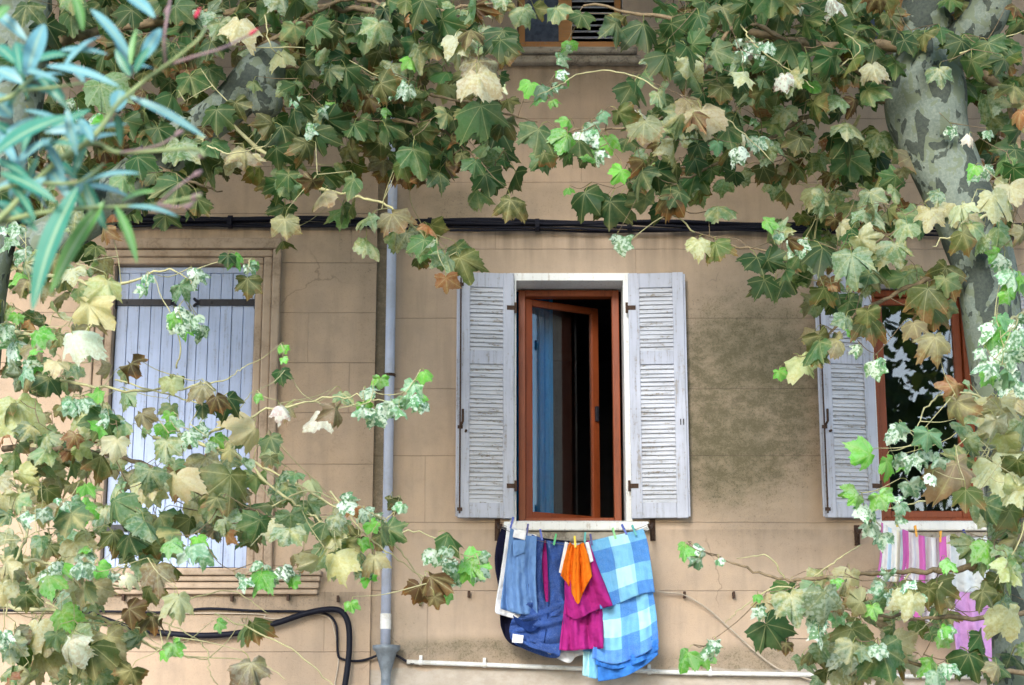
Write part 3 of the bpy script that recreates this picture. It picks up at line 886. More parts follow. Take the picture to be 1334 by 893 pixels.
# navy jumper at the far left, behind everything
g = garment('jumper', 'navy blue knit garment hanging behind the denim shorts', 'jumper', W(690, 700, .26))
mb = MB(); cloth(mb, [(654, 686), (700, 700), (742, 705)], [(652, 815), (662, 836), (685, 845), (745, 850)], [(654, 686), (646, 712), (645, 738), (650, 770), (652, 815)], [(742, 705), (745, 850)], .25, folds=((.015, 3, .3, .3),))
mb.build('body', F_NAVY, g, smooth=True, solid=.006)
# white shirt behind
g = garment('shirt', 'white shirt whose hem shows under the jeans and magenta trousers', 'shirt', W(735, 707, .29))
mb = MB(); cloth(mb, [(722, 706), (745, 708), (772, 706)], [(706, 846), (722, 856), (741, 864), (750, 856), (760, 853)], [(722, 706), (706, 846)], [(772, 706), (765, 780), (760, 853)], .285, folds=((.012, 2, .8, .3),))
mb.build('body', F_WHITE, g, smooth=True, solid=.005)
# jeans, hung upside down by the hems
jo = garment('jeans', 'faded dark blue jeans pegged by the hems with waistband down', 'jeans', W(715, 704, OFF))
mb = MB(); flat_tube(mb, [((692, 696), (709, 703)), ((691, 730), (706, 736)), ((688, 780), (711, 786)), ((682, 806), (715, 803))], .030, .345, wob=.010)
mb.build('leg', F_JEANS, jo, smooth=True)
mb = MB(); flat_tube(mb, [((711, 704), (738, 708)), ((714, 735), (737, 744)), ((716, 775), (737, 785)), ((714, 806), (737, 806))], .034, .35, wob=.010)
mb.build('leg', F_JEANS, jo, smooth=True)
mb = MB(); flat_tube(mb, [((680, 786), (737, 783)), ((668, 806), (737, 803)), ((664, 820), (736, 822)), ((665, 830), (729, 853))], .050, .345, wob=.020, hem=10)
mb.build('hips', F_JEANS, jo, smooth=True, solid=.006)
mb = MB(); cloth(mb, [(665, 820), (690, 833), (712, 839), (733, 838)], [(667, 831), (690, 843), (712, 850), (729, 855)], [(665, 820), (667, 831)], [(733, 838), (729, 855)], .402, 30, 6, ((.004, 3, .2, .3),), bulge=.012)
mb.build('waistband', F_JEANS, jo, smooth=True, solid=.006)
mb = MB(); cloth(mb, [(668, 802), (685, 810), (704, 806)], [(672, 812), (690, 824), (706, 816)], [(668, 802), (672, 812)], [(704, 806), (706, 816)], .404, 20, 8, ((.006, 2, .2, .3),))
mb.build('pocket', F_JDARK, jo, smooth=True, solid=.006)
for pts in ([(737, 712), (736.5, 745), (737, 785), (736, 815), (730, 845)], [(714, 708), (716, 740), (717, 775), (716, 800), (711, 838)], [(693, 704), (692, 735), (690, 775)]):
    mb = MB(); tube(mb, smooth_path([W(x - 2, y, .392) for x, y in pts], 8), .0035, 6); mb.build('seam', F_JDARK, jo, smooth=True)
mb = MB(); cloth(mb, [(668, 826), (682, 828)], [(667, 837), (681, 838)], [(668, 826), (667, 837)], [(682, 828), (681, 838)], .445, 6, 6, ((.001, 1, 0, 0),)); mb.build('waist_label', F_WHITE, jo, solid=.003)
# denim shorts with white lining
sh = garment('shorts', 'light denim blue shorts with white lining at the left end', 'shorts', W(680, 695, OFF))
mb = MB(); cloth(mb, [(661, 682), (680, 693), (699, 697)], [(649, 799), (672, 806), (700, 807)], [(661, 682), (654, 735), (645, 793), (649, 799)], [(699, 697), (698, 750), (699, 807)], .37, folds=((.008, 2, .2, .3),))
mb.build('lining', F_WHITE, sh, smooth=True, solid=.006)
mb = MB(); cloth(mb, [(665, 688), (682, 697), (699, 699)], [(652, 795), (675, 801), (699, 801)], [(665, 688), (660, 730), (652, 793)], [(699, 699), (698, 750), (700, 801)], .43, folds=((.024, 1.6, .4, .5), (.008, 4, 1, .6)))
mb.build('leg', F_SHORTS, sh, smooth=True, solid=.008)
mb = MB(); cloth(mb, [(670, 690), (686, 691)], [(668, 700), (684, 704)], [(670, 690), (668, 700)], [(686, 691), (684, 704)], .465, 8, 8, ((.003, 1, 0, .2),)); mb.build('waistband', F_WHITE, sh, smooth=True, solid=.006)
mb = MB(); cloth(mb, [(669, 704), (686, 704)], [(669, 726), (683, 720)], [(669, 704), (668, 714), (669, 726)], [(686, 704), (683, 720)], .468, 10, 10, ((.004, 1, 0, .2),)); mb.build('pocket', F_SHORTS, sh, smooth=True, solid=.006)
# magenta trousers, two layers
mg = garment('trousers', 'magenta child trousers folded double beside the jeans', 'trousers', W(755, 707, .36))
mb = MB(); cloth(mb, [(736, 709), (752, 712), (766, 706)], [(729, 847), (745, 848), (764, 846), (786, 845)], [(736, 709), (737, 764), (729, 847)], [(766, 706), (782, 740), (785, 796), (786, 845)], .42, folds=((.016, 2, .9, .9), (.008, 5, .2, .6)))
mb.build('leg', F_MAG, mg, smooth=True, solid=.008)
mb = MB(); cloth(mb, [(738, 708), (752, 712), (767, 704)], [(736, 800), (752, 807), (772, 797), (798, 789)], [(738, 708), (736, 760), (736, 800)], [(767, 704), (777, 735), (789, 765), (798, 789)], .50, folds=((.022, 1.7, .4, .8), (.009, 4, .2, .7), (.002, 7, .2, .6)))
mb.build('leg', F_MAG, mg, smooth=True, solid=.008)
mb = MB(); cloth(mb, [(736, 706), (740, 707)], [(728, 746), (733, 748)], [(736, 706), (728, 746)], [(740, 707), (733, 748)], .54, 5, 14, ((.002, 1, 0, .2),)); mb.build('trim', F_WHITE, mg, smooth=True, solid=.005); mb = MB(); cloth(mb, [(762, 707), (767, 706)], [(768, 734), (773, 731)], [(762, 707), (768, 734)], [(767, 706), (773, 731)], .545, 5, 14, ((.002, 1, 0, .2),))
mb.build('trim', F_WHITE, mg, smooth=True, solid=.005)
# magenta sliver seen between the trouser legs belongs to a pillowcase behind
g = garment('pillowcase', 'magenta pillowcase glimpsed between the two jeans legs', 'pillowcase', W(710, 705, .31))
mb = MB(); cloth(mb, [(698, 704), (725, 706)], [(698, 800), (726, 802)], [(698, 704), (698, 800)], [(725, 706), (726, 802)], .305, 16, 20, ((.008, 2, 0, .3),)); mb.build('body', F_MAG, g, smooth=True, solid=.005)
# orange flannel
mb = MB(); cloth(mb, [(742, 707), (750, 711), (760, 707)], [(731, 750), (741, 763), (752, 787), (757, 778), (763, 765), (771, 751)], [(742, 707), (736, 728), (731, 750)], [(760, 707), (767, 728), (771, 751)], .56, folds=((.024, 2.2, .2, .3), (.010, 5, .2, .5), (.004, 11, .4, .5)))
tag(mb.build('flannel', F_ORANGE, smooth=True, solid=.008, loc=W(750, 708, .45)), 'bright orange flannel draped to a point over the magenta trousers', 'flannel')
# plaid blanket in two tiers
bl = garment('blanket', 'blue and mint checked blanket folded in tiers at the right end', 'blanket', W(800, 700, OFF))
P1 = mat_plaid('blue_check_upper', [(0, 1), (.16, 0), (.50, 1), (.79, 0)], [(0, 0), (.37, 1), (.70, 0)])
P2 = mat_plaid('blue_check_lower', [(0, 0), (.28, 1), (.58, 0)], [(0, 0), (.05, 1), (.42, 0), (.70, 1), (.9, 0)], .78)
P3 = mat_plaid('blue_check_back', [(0, 1), (.3, 0), (.6, 1)], [(0, 1), (.35, 0)], None)
F_BLUEB = mat_fabric('blue_border', (.045, .20, .62), .25)
mb = MB(); cloth(mb, [(775, 790), (815, 780), (850, 768)], [(772, 857), (790, 863), (806, 864), (826, 857), (842, 850), (858, 838)], [(775, 790), (772, 858)], [(850, 768), (855, 800), (858, 838)], .40, folds=((.013, 2.6, .3, .4), (.006, 6, .2, .5)))
mb.build('lower_fold', P2, bl, smooth=True, solid=.010)
mb = MB(); cloth(mb, [(762, 800), (785, 800)], [(759, 880), (772, 884), (783, 884)], [(762, 800), (759, 880)], [(785, 800), (783, 884)], .335, folds=((.012, 1.5, .3, .3),)); mb.build('back_fold', P3, bl, smooth=True, solid=.008)
mb = MB(); cloth(mb, [(778, 830), (820, 830), (855, 815)], [(779, 888), (800, 885), (820, 879), (842, 866), (857, 853)], [(778, 830), (779, 888)], [(855, 815), (857, 853)], .355, folds=((.016, 2.2, .3, .3),)); mb.build('border_fold', F_BLUEB, bl, smooth=True, solid=.008)
mb = MB(); cloth(mb, [(776, 838), (820, 838), (856, 822)], [(776, 866), (800, 872), (826, 866), (845, 857), (858, 846)], [(776, 838), (776, 866)], [(856, 822), (858, 846)], .378, folds=((.012, 3, .3, .3), (.006, 7, .1, .3)))
mb.build('border_fold', F_BLUEB, bl, smooth=True, solid=.008)
mb = MB(); cloth(mb, [(766, 706), (790, 700), (815, 695), (838, 689)], [(782, 794), (800, 789), (825, 778), (840, 773), (853, 772)], [(766, 706), (775, 740), (782, 794)], [(838, 689), (845, 715), (853, 772)], .44, folds=((.013, 1.6, .6, .3), (.005, 4.3, .2, .6), (.003, 9, .7, .5)))
mb.build('upper_fold', P1, bl, smooth=True, solid=.012)

# laundry below the right-hand window
OFF2 = .34
ln2 = thing('clothesline', 'wire clothesline half hidden by leaves below the closed pane', 'clothesline', tuple(W(1215, 690, 0)))
for (px, sgn) in ((1119, -1), (1318, 1)):
    mb = MB(); b0 = W(px + sgn * 3, 690, 0)
    tube(mb, smooth_path([b0, W(px + sgn * 2, 692, .15), W(px, 694, .30), W(px - sgn * 2, 690, .40)], 5), .012, 8)
    tube(mb, smooth_path([b0 + (0, 0, -.08), W(px + sgn * 2, 706, .08), W(px + sgn, 696, .24)], 5), .010, 8)
    box(mb, b0[0] - .02, b0[0] + .02, -.012, .004, b0[2] - .12, b0[2] + .03)
    mb.build('bracket', M_RUST, ln2)
for o_ in (OFF2, OFF2 - .1):
    mb = MB(); tube(mb, [W(x, 690 + 14 * (1 - ((x - 1218) / 98.0) ** 2), o_) for x in np.linspace(1121, 1316, 21)], .0022, 6); mb.build('wire', M_STEEL, ln2)
S1 = mat_stripes('pink_grey_stripes', [(0, (.50, .12, .38)), (.12, (.62, .62, .66)), (.34, (.58, .14, .44)), (.46, (.50, .48, .52)), (.60, (.70, .70, .72)), (.68, (.42, .38, .44)), (.76, (.60, .15, .46)), (.90, (.70, .70, .74))])
S2 = mat_stripes('white_blue_stripes', [(0, (.55, .16, .42)), (.06, (.76, .78, .80)), (.30, (.50, .66, .80)), (.42, (.80, .80, .80)), (.62, (.74, .74, .60)), (.74, (.55, .68, .80)), (.9, (.78, .78, .80))])
F_GREYW = mat_fabric('pale_grey_cotton', (.62, .66, .68), .12)
F_LILAC = mat_fabric('lilac_pink_cotton', (.56, .30, .60), .3)
mb = MB(); cloth(mb, [(1148, 681), (1164, 690), (1182, 690)], [(1142, 756), (1160, 758), (1180, 758)], [(1148, 681), (1147, 720), (1142, 756)], [(1182, 690), (1180, 758)], .36, folds=((.018, 3.2, .5, .2),))
tag(mb.build('towel', S2, smooth=True, solid=.008, loc=W(1165, 685, .36)), 'white towel with faint blue and yellow stripes', 'towel')
mb = MB(); cloth(mb, [(1176, 690), (1200, 698), (1222, 701), (1238, 697)], [(1162, 800), (1185, 804), (1208, 812), (1244, 808)], [(1176, 690), (1176, 740), (1162, 800)], [(1238, 697), (1240, 740), (1244, 808)], .39, folds=((.024, 5, .5, .2), (.01, 9, 1, .2)))
tag(mb.build('towel', S1, smooth=True, solid=.008, loc=W(1205, 695, .39)), 'pink, grey and white striped towel bunched on its line', 'towel')
mb = MB(); cloth(mb, [(1236, 701), (1250, 703), (1300, 697)], [(1234, 770), (1260, 772), (1304, 768)], [(1236, 701), (1234, 770)], [(1300, 697), (1304, 768)], .345, folds=((.015, 3, .5, .2),))
tag(mb.build('pillowcase', F_GREYW, smooth=True, solid=.008, loc=W(1260, 700, .345)), 'pale grey pillowcase beside the pink striped towel', 'pillowcase')
mb = MB(); cloth(mb, [(1238, 770), (1280, 772), (1335, 760)], [(1248, 868), (1280, 872), (1310, 862), (1345, 858)], [(1238, 770), (1248, 868)], [(1335, 760), (1345, 858)], .37, folds=((.02, 3, .5, .3), (.008, 7, 1, .2)))
tag(mb.build('sheet', F_LILAC, smooth=True, solid=.008, loc=W(1285, 765, .37)), 'lilac pink sheet glimpsed between leaves low beside the trunk', 'sheet')

PEGC = {'blue': (.02, .07, .42), 'green': (.03, .42, .14), 'yellow': (.75, .55, .02), 'teal': (.03, .34, .36), 'orange': (.80, .38, .03), 'navy': (.02, .03, .22), 'mint': (.22, .60, .25)}
PEGM = {k: mat_plain(k + '_plastic', v, .35, .15, 30, .02, .5) for k, v in PEGC.items()}
peg_proto = {}


def peg(px, py, tilt, colr, label, off, grp):
    if colr not in peg_proto:
        mb = MB()
        for s_ in (-1, 1):
            P = [(0, s_ * .004, -.038), (0, s_ * .005, -.016), (0, s_ * .006, .0), (0, s_ * .013, .034)]
            for a, b in zip(P[:-1], P[1:]):
                wv = .0062
                mb.add([(a[0] - wv, a[1] - .003, a[2]), (a[0] + wv, a[1] - .003, a[2]), (a[0] + wv, a[1] + .003, a[2]), (a[0] - wv, a[1] + .003, a[2]),
                        (b[0] - wv, b[1] - .003, b[2]), (b[0] + wv, b[1] - .003, b[2]), (b[0] + wv, b[1] + .003, b[2]), (b[0] - wv, b[1] + .003, b[2])], BOXF)
        tube(mb, [(-.009, 0, .002), (.009, 0, .002)], .007, 8, 1)
        o = mb.build('clothes_peg', [PEGM[colr], M_STEEL])
        peg_proto[colr] = o
    else:
        o = peg_proto[colr].copy(); COL.objects.link(o)
    o.location = W(px, py, off); o.rotation_euler = (R(-6), R(tilt), 0); o.scale = (1.15, 1, 1.12)
    tag(o, label, 'clothes peg', grp)


G1 = 'pegs on the clothesline under the open casement'
for a in ((667, 681, 14, 'blue', 'blue peg at the outer corner of the denim shorts', .43), (687, 690, 8, 'navy', 'dark blue peg where shorts meet jeans', .43),
          (705, 697, -10, 'blue', 'blue peg on the hem of the narrower jeans leg', .40), (723, 703, 12, 'green', 'green peg on the hem of the wider jeans leg', .41),
          (749, 706, -4, 'yellow', 'yellow peg holding the orange flannel', .585), (762, 701, 4, 'teal', 'teal peg on the magenta trousers beside the orange flannel', .53),
          (770, 703, -8, 'navy', 'dark blue peg between magenta trousers and checked blanket', .45), (800, 695, -14, 'mint', 'pale green peg in the middle of the checked blanket', .45),
          (813, 690, -24, 'blue', 'tilted blue peg on the checked blanket', .45), (826, 691, -20, 'teal', 'tilted teal peg near the outer corner of the checked blanket', .46)):
    peg(*a, G1)
G2 = 'pegs on the clothesline under the closed pane'
for a in ((1169, 679, 5, 'yellow', 'yellow peg on the white and blue striped towel', .40), (1193, 692, -5, 'orange', 'orange peg on the fold of the pink striped towel', .43), (1225, 699, 6, 'orange', 'orange peg where pink towel meets grey pillowcase', .43),
          (1257, 697, -15, 'navy', 'dark blue peg on the pale grey pillowcase', .39)):
    peg(*a, G2)

# ------------------------------------------------------------------ plane-tree leaves
half = np.array([(-78, .10), (-54, .28), (-36, .44), (-24, .50), (-16, .62), (-8, .60), (-3, .68), (3, .62), (12, .62), (19, .64), (23, .74), (27, .72), (33, .84), (37, .80), (43, .95), (47, .83), (51, .83), (53, .75), (60, .68), (66, .66), (69, .74), (72, .72), (76.5, .85), (79, .82), (85, .92)], float)
ANG = np.r_[half[:, 0], 90, 180 - half[::-1, 0]]
RAD = np.r_[half[:, 1], 1.0, half[::-1, 1]]
K = len(ANG)
RINGS = (.36, .70, 1.0)
lobe = np.cos(np.radians(np.minimum(np.abs(((ANG - 90 + 180) % 360) - 180) % 48, 48 - np.abs(((ANG - 90 + 180) % 360) - 180) % 48) * 180 / 48 * 1.0))
LF = [(0, 1 + i, 1 + i + 1) for i in range(K - 1)]
for r_ in range(2):
    a, b = 1 + r_ * K, 1 + (r_ + 1) * K
    LF += [(a + i, b + i, b + i + 1, a + i + 1) for i in range(K - 1)]
LF_T = np.array([f for f in LF if len(f) == 3]); LF_Q = np.array([f for f in LF if len(f) == 4])
NVL = 1 + 3 * K
TRIF = [(0, 1, 2)]


class Leaf:
    __slots__ = ('P', 't', 'n', 's', 'rgb', 'aux', 'cv', 'tw')


def unit(v): return v / (np.linalg.norm(v) + 1e-9)


def make_leaf(center, s, roll, rgb, aux, cv, tilt=None):
    L = Leaf()
    if tilt is None:
        yaw, up = rng.normal() * .7, .22 + rng.normal() * .55
    else: yaw, up = tilt
    n = unit(np.array([math.sin(yaw), -math.cos(yaw), up]))
    t = np.array([math.sin(roll), 0, -math.cos(roll)])
    t = unit(t - n * t.dot(n))
    L.t, L.n, L.s, L.rgb, L.aux, L.cv = t, n, s, rgb, aux, cv
    L.P = center - t * .42 * s
    return L


STY = {
    # albedo, (yellow, painted highlight, brown), size, curl (fold, droop, ripple)
    'g': ((.022, .060, .018), (.10, .0, .10), .170, (.30, .22, .06)),
    'G': ((.038, .094, .030), (.25, .03, .08), .180, (.26, .20, .06)),
    'o': ((.058, .080, .020), (.30, .02, .50), .160, (.32, .28, .08)),
    'b': ((.070, .040, .016), (.30, .0, .80), .140, (.36, .42, .12)),
    'y': ((.38, .36, .20), (.45, .16, .18), .172, (.28, .26, .09)),
    't': ((.19, .165, .100), (.45, .08, .45), .160, (.32, .34, .11)),
    'w': ((.11, .24, .135), (.06, .62, .00), .078, (.36, .40, .14)),  # pale mint sprigs: clipped highlights painted in as leaf colour
    'f': ((.12, .36, .050), (.15, .12, .00), .098, (.28, .28, .09)),
    'r': ((.25, .100, .045), (.30, .05, .55), .125, (.32, .34, .11)),
    'p': ((.60, .55, .48), (.05, .40, .30), .110, (.40, .70, .16)),
    's': ((.105, .185, .085), (.55, .14, .18), .170, (.26, .24, .08)),
}


def styled(code, px, py, off, roll=None, k=1.0, tilt=None):
    rgb, aux, s, cv = STY[code]
    rgb = np.clip(np.array(rgb) * (1 + rng.normal() * .16) * (1 + rng.normal(size=3) * .07), .01, .85)
    aux = np.clip(np.array(aux) * (1 + rng.normal(size=3) * .4), 0, 1)
    s = s * k * float(np.clip(1 + rng.normal() * .17, .6, 1.4))
    cvv = np.array(cv) * (1 + rng.normal(size=3) * .5)
    if roll is None: roll = rng.normal() * .6
    return make_leaf(W(px, py, off), s, roll, rgb, aux, cvv, tilt)


def leaves_mesh(name, leaves, petioles, parent):
    n = len(leaves)
    V = np.empty((n * NVL, 3)); C = np.empty((n * NVL, 4)); A = np.empty((n * NVL, 3)); UV = np.empty((n * NVL, 2))
    for i, L in enumerate(leaves):
        q = np.interp(np.arange(K), np.linspace(0, K, 14), 1 + rng.normal(size=14) * .085)
        asym = 1 + .10 * rng.normal() * np.cos(np.radians(ANG))
        rr = RAD * q * asym
        # shrink the sinuses a bit at random: some leaves are more deeply lobed
        rr = rr * (1 - .12 * rng.random() * (RAD < .5))
        th = np.radians(ANG + rng.normal(size=K) * 1.3)
        rr = rr * (1 + rng.normal(size=K) * .025)
        u = np.concatenate([[0], *[k * rr * np.cos(th) for k in RINGS]]); v = np.concatenate([[0], *[k * rr * np.sin(th) for k in RINGS]])
        a, b, c = L.cv
        r2 = u * u + v * v
        ph = rng.random() * 6.28
        tt = np.concatenate([[0], *[th] * 3]); ks = np.concatenate([[0], *[np.full(K, k) for k in RINGS]])
        lb = np.concatenate([[0], *[lobe] * 3])
        z = -a * np.abs(u) - b * r2 + c * np.sin(5 * tt + ph) * ks ** 2 + .05 * lb * ks * (1 - .4 * ks) + .25 * b * np.sin(2 * tt + ph) * r2 + .12 * rng.normal() * u * v
        side = np.cross(L.t, L.n)
        V[i * NVL:(i + 1) * NVL] = L.P + L.s * (u[:, None] * side + v[:, None] * L.t + z[:, None] * L.n)
        C[i * NVL:(i + 1) * NVL] = (*L.rgb, 1); A[i * NVL:(i + 1) * NVL] = L.aux
        UV[i * NVL:(i + 1) * NVL, 0] = u; UV[i * NVL:(i + 1) * NVL, 1] = v
    base = np.arange(n)[:, None, None] * NVL
    T = (LF_T[None] + base).reshape(-1, 3); Q = (LF_Q[None] + base).reshape(-1, 4)
    # petioles: slim three-sided stalks
    PV, PQ, nb = [], [], n * NVL
    for (a, b, r) in petioles:
        m = (a + b) / 2 + np.array([0, 0, .012])
        d = unit(b - a); sx = unit(np.cross(d, [0.3, 1, 0.2])); sy = np.cross(d, sx)
        for j, pt in enumerate((a, m, b)):
            for k in range(3):
                PV.append(pt + r * (math.cos(2.094 * k) * sx + math.sin(2.094 * k) * sy))
        for j in range(2):
            for k in range(3): PQ.append((nb + j * 3 + k, nb + j * 3 + (k + 1) % 3, nb + (j + 1) * 3 + (k + 1) % 3, nb + (j + 1) * 3 + k))
        nb += 9
    if PV:
        V = np.vstack([V, PV]); Q = np.vstack([Q, PQ])
        m_ = len(PV)
        C = np.vstack([C, np.tile((.32, .33, .13, 1), (m_, 1))]); A = np.vstack([A, np.zeros((m_, 3))]); UV = np.vstack([UV, np.tile((.3, .25), (m_, 1))])
    o_loc = np.array(parent['_w'])
    me = bpy.data.meshes.new(name)
    nl = T.size + Q.size
    me.vertices.add(len(V)); me.vertices.foreach_set('co', (V - o_loc).ravel())
    me.loops.add(nl); li = np.concatenate([T.ravel(), Q.ravel()]).astype(np.int32); me.loops.foreach_set('vertex_index', li)
    me.polygons.add(len(T) + len(Q))
    me.polygons.foreach_set('loop_start', np.r_[np.arange(len(T)) * 3, T.size + np.arange(len(Q)) * 4].astype(np.int32))
    me.polygons.foreach_set('use_smooth', np.ones(len(T) + len(Q), bool))
    me.update(calc_edges=True)
    ca = me.color_attributes.new('Col', 'FLOAT_COLOR', 'POINT'); ca.data.foreach_set('color', C.astype(np.float32).ravel())
    aa = me.attributes.new('Aux', 'FLOAT_VECTOR', 'POINT'); aa.data.foreach_set('vector', A.astype(np.float32).ravel())
    ul = me.uv_layers.new(name='UVMap'); ul.data.foreach_set('uv', UV[li].astype(np.float32).ravel())
    me.materials.append(M_LEAF)
    o = bpy.data.objects.new(name, me); COL.objects.link(o); o.parent = parent; o['_w'] = tuple(o_loc)
    return o


# ------------------------------------------------------------------ where the branches run (pixel x, pixel y, metres in front of the facade)
BR = [
    # right-hand tree
    ('R', [(1215, 60, 4.1), (1090, 62, 4.2), (980, 42, 4.3), (880, 24, 4.3), (760, 6, 4.2)], .035, .006),
    ('R', [(1180, 130, 4.0), (1080, 140, 4.0), (985, 190, 4.0), (900, 228, 4.1), (820, 250, 4.1)], .022, .003),
    ('R', [(1170, 120, 4.0), (1060, 70, 4.3), (965, 32, 4.5), (914, 98, 4.7), (884, 140, 4.7), (830, 165, 4.7), (740, 170, 4.6), (692, 192, 4.6)], .014, .0025),
    ('R', [(1225, 280, 4.0), (1170, 300, 4.1), (1090, 330, 4.3), (985, 325, 4.4), (905, 303, 4.4)], .014, .003),
    ('R', [(1250, 350, 4.0), (1190, 372, 4.0), (1130, 402, 4.1), (1085, 430, 4.1), (1058, 480, 4.1)], .016, .003),
    ('R', [(1250, 70, 4.1), (1310, 130, 4.2), (1330, 220, 4.3), (1318, 300, 4.4)], .03, .006),
    ('R', [(1400, 570, 4.6), (1312, 530, 5.0), (1238, 512, 5.2), (1204, 536, 5.3), (1188, 580, 5.3)], .0075, .002),
    ('R', [(1400, 660, 4.4), (1290, 725, 4.9), (1252, 740, 5.0), (1187, 746, 5.0), (1086, 750, 5.0), (1022, 755, 5.0), (960, 735, 5.0), (928, 724, 5.0)], .02, .002),
    ('R', [(1400, 790, 4.5), (1250, 806, 4.9), (1150, 800, 5.0), (1070, 790, 5.0)], .015, .003),
    ('R', [(1400, 880, 4.5), (1240, 872, 4.9), (1150, 860, 5.0), (1085, 862, 5.0)], .015, .003),
    ('R', [(1400, 640, 4.5), (1310, 610, 5.0), (1240, 640, 5.2), (1190, 655, 5.2), (1120, 668, 5.2)], .007, .002),
    ('R', [(1390, 330, 4.6), (1340, 400, 5.2), (1305, 430, 5.4), (1300, 490, 5.4)], .012, .003),
    ('R', [(1360, 230, 4.3), (1310, 262, 4.8), (1255, 300, 5.0), (1215, 320, 5.0)], .012, .003),
    ('R', [(1120, 150, 3.9), (1080, 240, 3.7), (1060, 320, 3.6), (1075, 380, 3.6)], .010, .003),
    # left-hand tree
    ('L', [(40, 60, 4.2), (140, 40, 4.2), (260, 20, 4.3), (400, 10, 4.3), (520, 15, 4.3), (650, 5, 4.2)], .035, .006),
    ('L', [(340, 60, 4.2), (430, 5, 4.4), (480, 2, 4.5), (538, 14, 4.6), (582, 42, 4.7), (625, 90, 4.7)], .014, .003),
    ('L', [(350, 85, 4.2), (440, 95, 4.2), (540, 115, 4.2), (630, 140, 4.2), (700, 160, 4.1)], .014, .003),
    ('L', [(340, 130, 4.2), (430, 150, 4.2), (560, 165, 4.2), (600, 190, 4.2), (650, 228, 4.2)], .014, .003),
    ('L', [(300, 160, 4.2), (390, 235, 4.3), (460, 256, 4.3), (510, 272, 4.3), (560, 318, 4.3), (596, 350, 4.3)], .012, .003),
    ('L', [(25, 350, 4.3), (90, 365, 4.7), (150, 372, 4.9), (215, 352, 5.0), (255, 368, 5.0)], .012, .002),
    ('L', [(5, 585, 4.4), (120, 588, 4.9), (216, 617, 5.1), (287, 660, 5.1), (344, 666, 5.1)], .015, .004),
    ('L', [(10, 480, 4.4), (100, 500, 4.9), (200, 510, 5.0), (290, 495, 5.0), (322, 474, 5.0)], .010, .002),
    ('L', [(200, 570, 4.9), (300, 590, 5.0), (358, 638, 5.0), (400, 668, 5.0), (442, 692, 5.0)], .010, .003),
    ('L', [(0, 620, 4.5), (25, 640, 4.9), (36, 690, 5.1), (15, 745, 5.2), (8, 800, 5.2)], .012, .003),
    ('L', [(0, 790, 4.5), (90, 800, 4.9), (150, 812, 5.0), (205, 848, 5.0), (270, 860, 5.0)], .012, .002),
    ('L', [(250, 575, 4.9), (300, 555, 4.9), (355, 532, 4.9), (440, 517, 4.9), (500, 522, 4.9), (545, 522, 4.9)], .008, .002),
    ('L', [(330, 600, 4.9), (420, 650, 4.9), (500, 690, 4.9), (560, 696, 4.9), (610, 735, 4.9)], .007, .0015),
    ('L', [(0, 725, 4.6), (60, 735, 5.0), (120, 752, 5.1), (170, 770, 5.1)], .010, .003),
    ('L', [(10, 430, 4.4), (60, 440, 4.9), (110, 430, 5.1), (140, 395, 5.2)], .010, .003),
    ('L', [(60, 200, 4.2), (140, 190, 4.2), (230, 230, 4.3), (290, 250, 4.3)], .02, .004),
    ('L', [(430, 640, 4.9), (480, 700, 4.9), (540, 745, 4.9), (585, 770, 4.9)], .005, .0015),
]
paths, stations = [], []
for bi, (tr, pts, r0, r1) in enumerate(BR):
    P = smooth_path(np.array(pts, float), 8)
    P[:, 1] += np.r_[0, rng.normal(size=len(P) - 1) * 1.6]
    P3 = np.array([W(*q) for q in P])
    paths.append((P, P3))
    stations += [(bi, *q) for q in P]
stations = np.array(stations)


def nearest(px, py):
    d = np.hypot(stations[:, 1] - px, (stations[:, 2] - py) * 1.15)
    i = int(np.argmin(d)); return int(stations[i, 0]), float(stations[i, 3])


GRID = [
    'ddDDDDMDDDDDMm1..1DDDDDDDdmm', 'dddDDMm1DDDDYm...1DDMDDDDdDD', 'ddddDM.mDDDDYd...mmDDDMD..mD', 'mddMDMmdDDDDDd...mMDMMdd...M', 'mmdDMMyddymDDd.d.MMDmMMDm..M',
    'mmdMdd.dmd...d..ddMm.1MMm.yY', 'yym....1..ym.........mMMM.Ym', 'mYy........1m........DMMm1.w', 'myy...................mm.m..', 'mmy...................m....w',
    'mmy11.......................', 'mymm1..y.y................yY', 'mMmmmmmm................w.mY', 'YmyMMMMmy.................1Y', 'mymdmMMmmMm...............1M',
    'ymyd1...yY................mM', 'mmy.1................mmmMm1m', 'ymm1..1................mmm.1', 'mmm1..................mMm..m',
]
MIX = {'D': ('ggggGGGgosbo', 10.5), 'd': ('ggGGos', 4), 'M': ('GgosogsbGsyr', 8.6), 'm': ('oGssbsgt', 4.0), 'Y': ('yyssysot', 6), 'y': ('yts', 2.1), 'w': ('wwf', 3), '1': ('so', 1.4)}
leaf_by = {i: [] for i in range(len(BR))}
CW, CH = 1334 / 28, 47.0
LEFT_LOW = 'ytsysty'
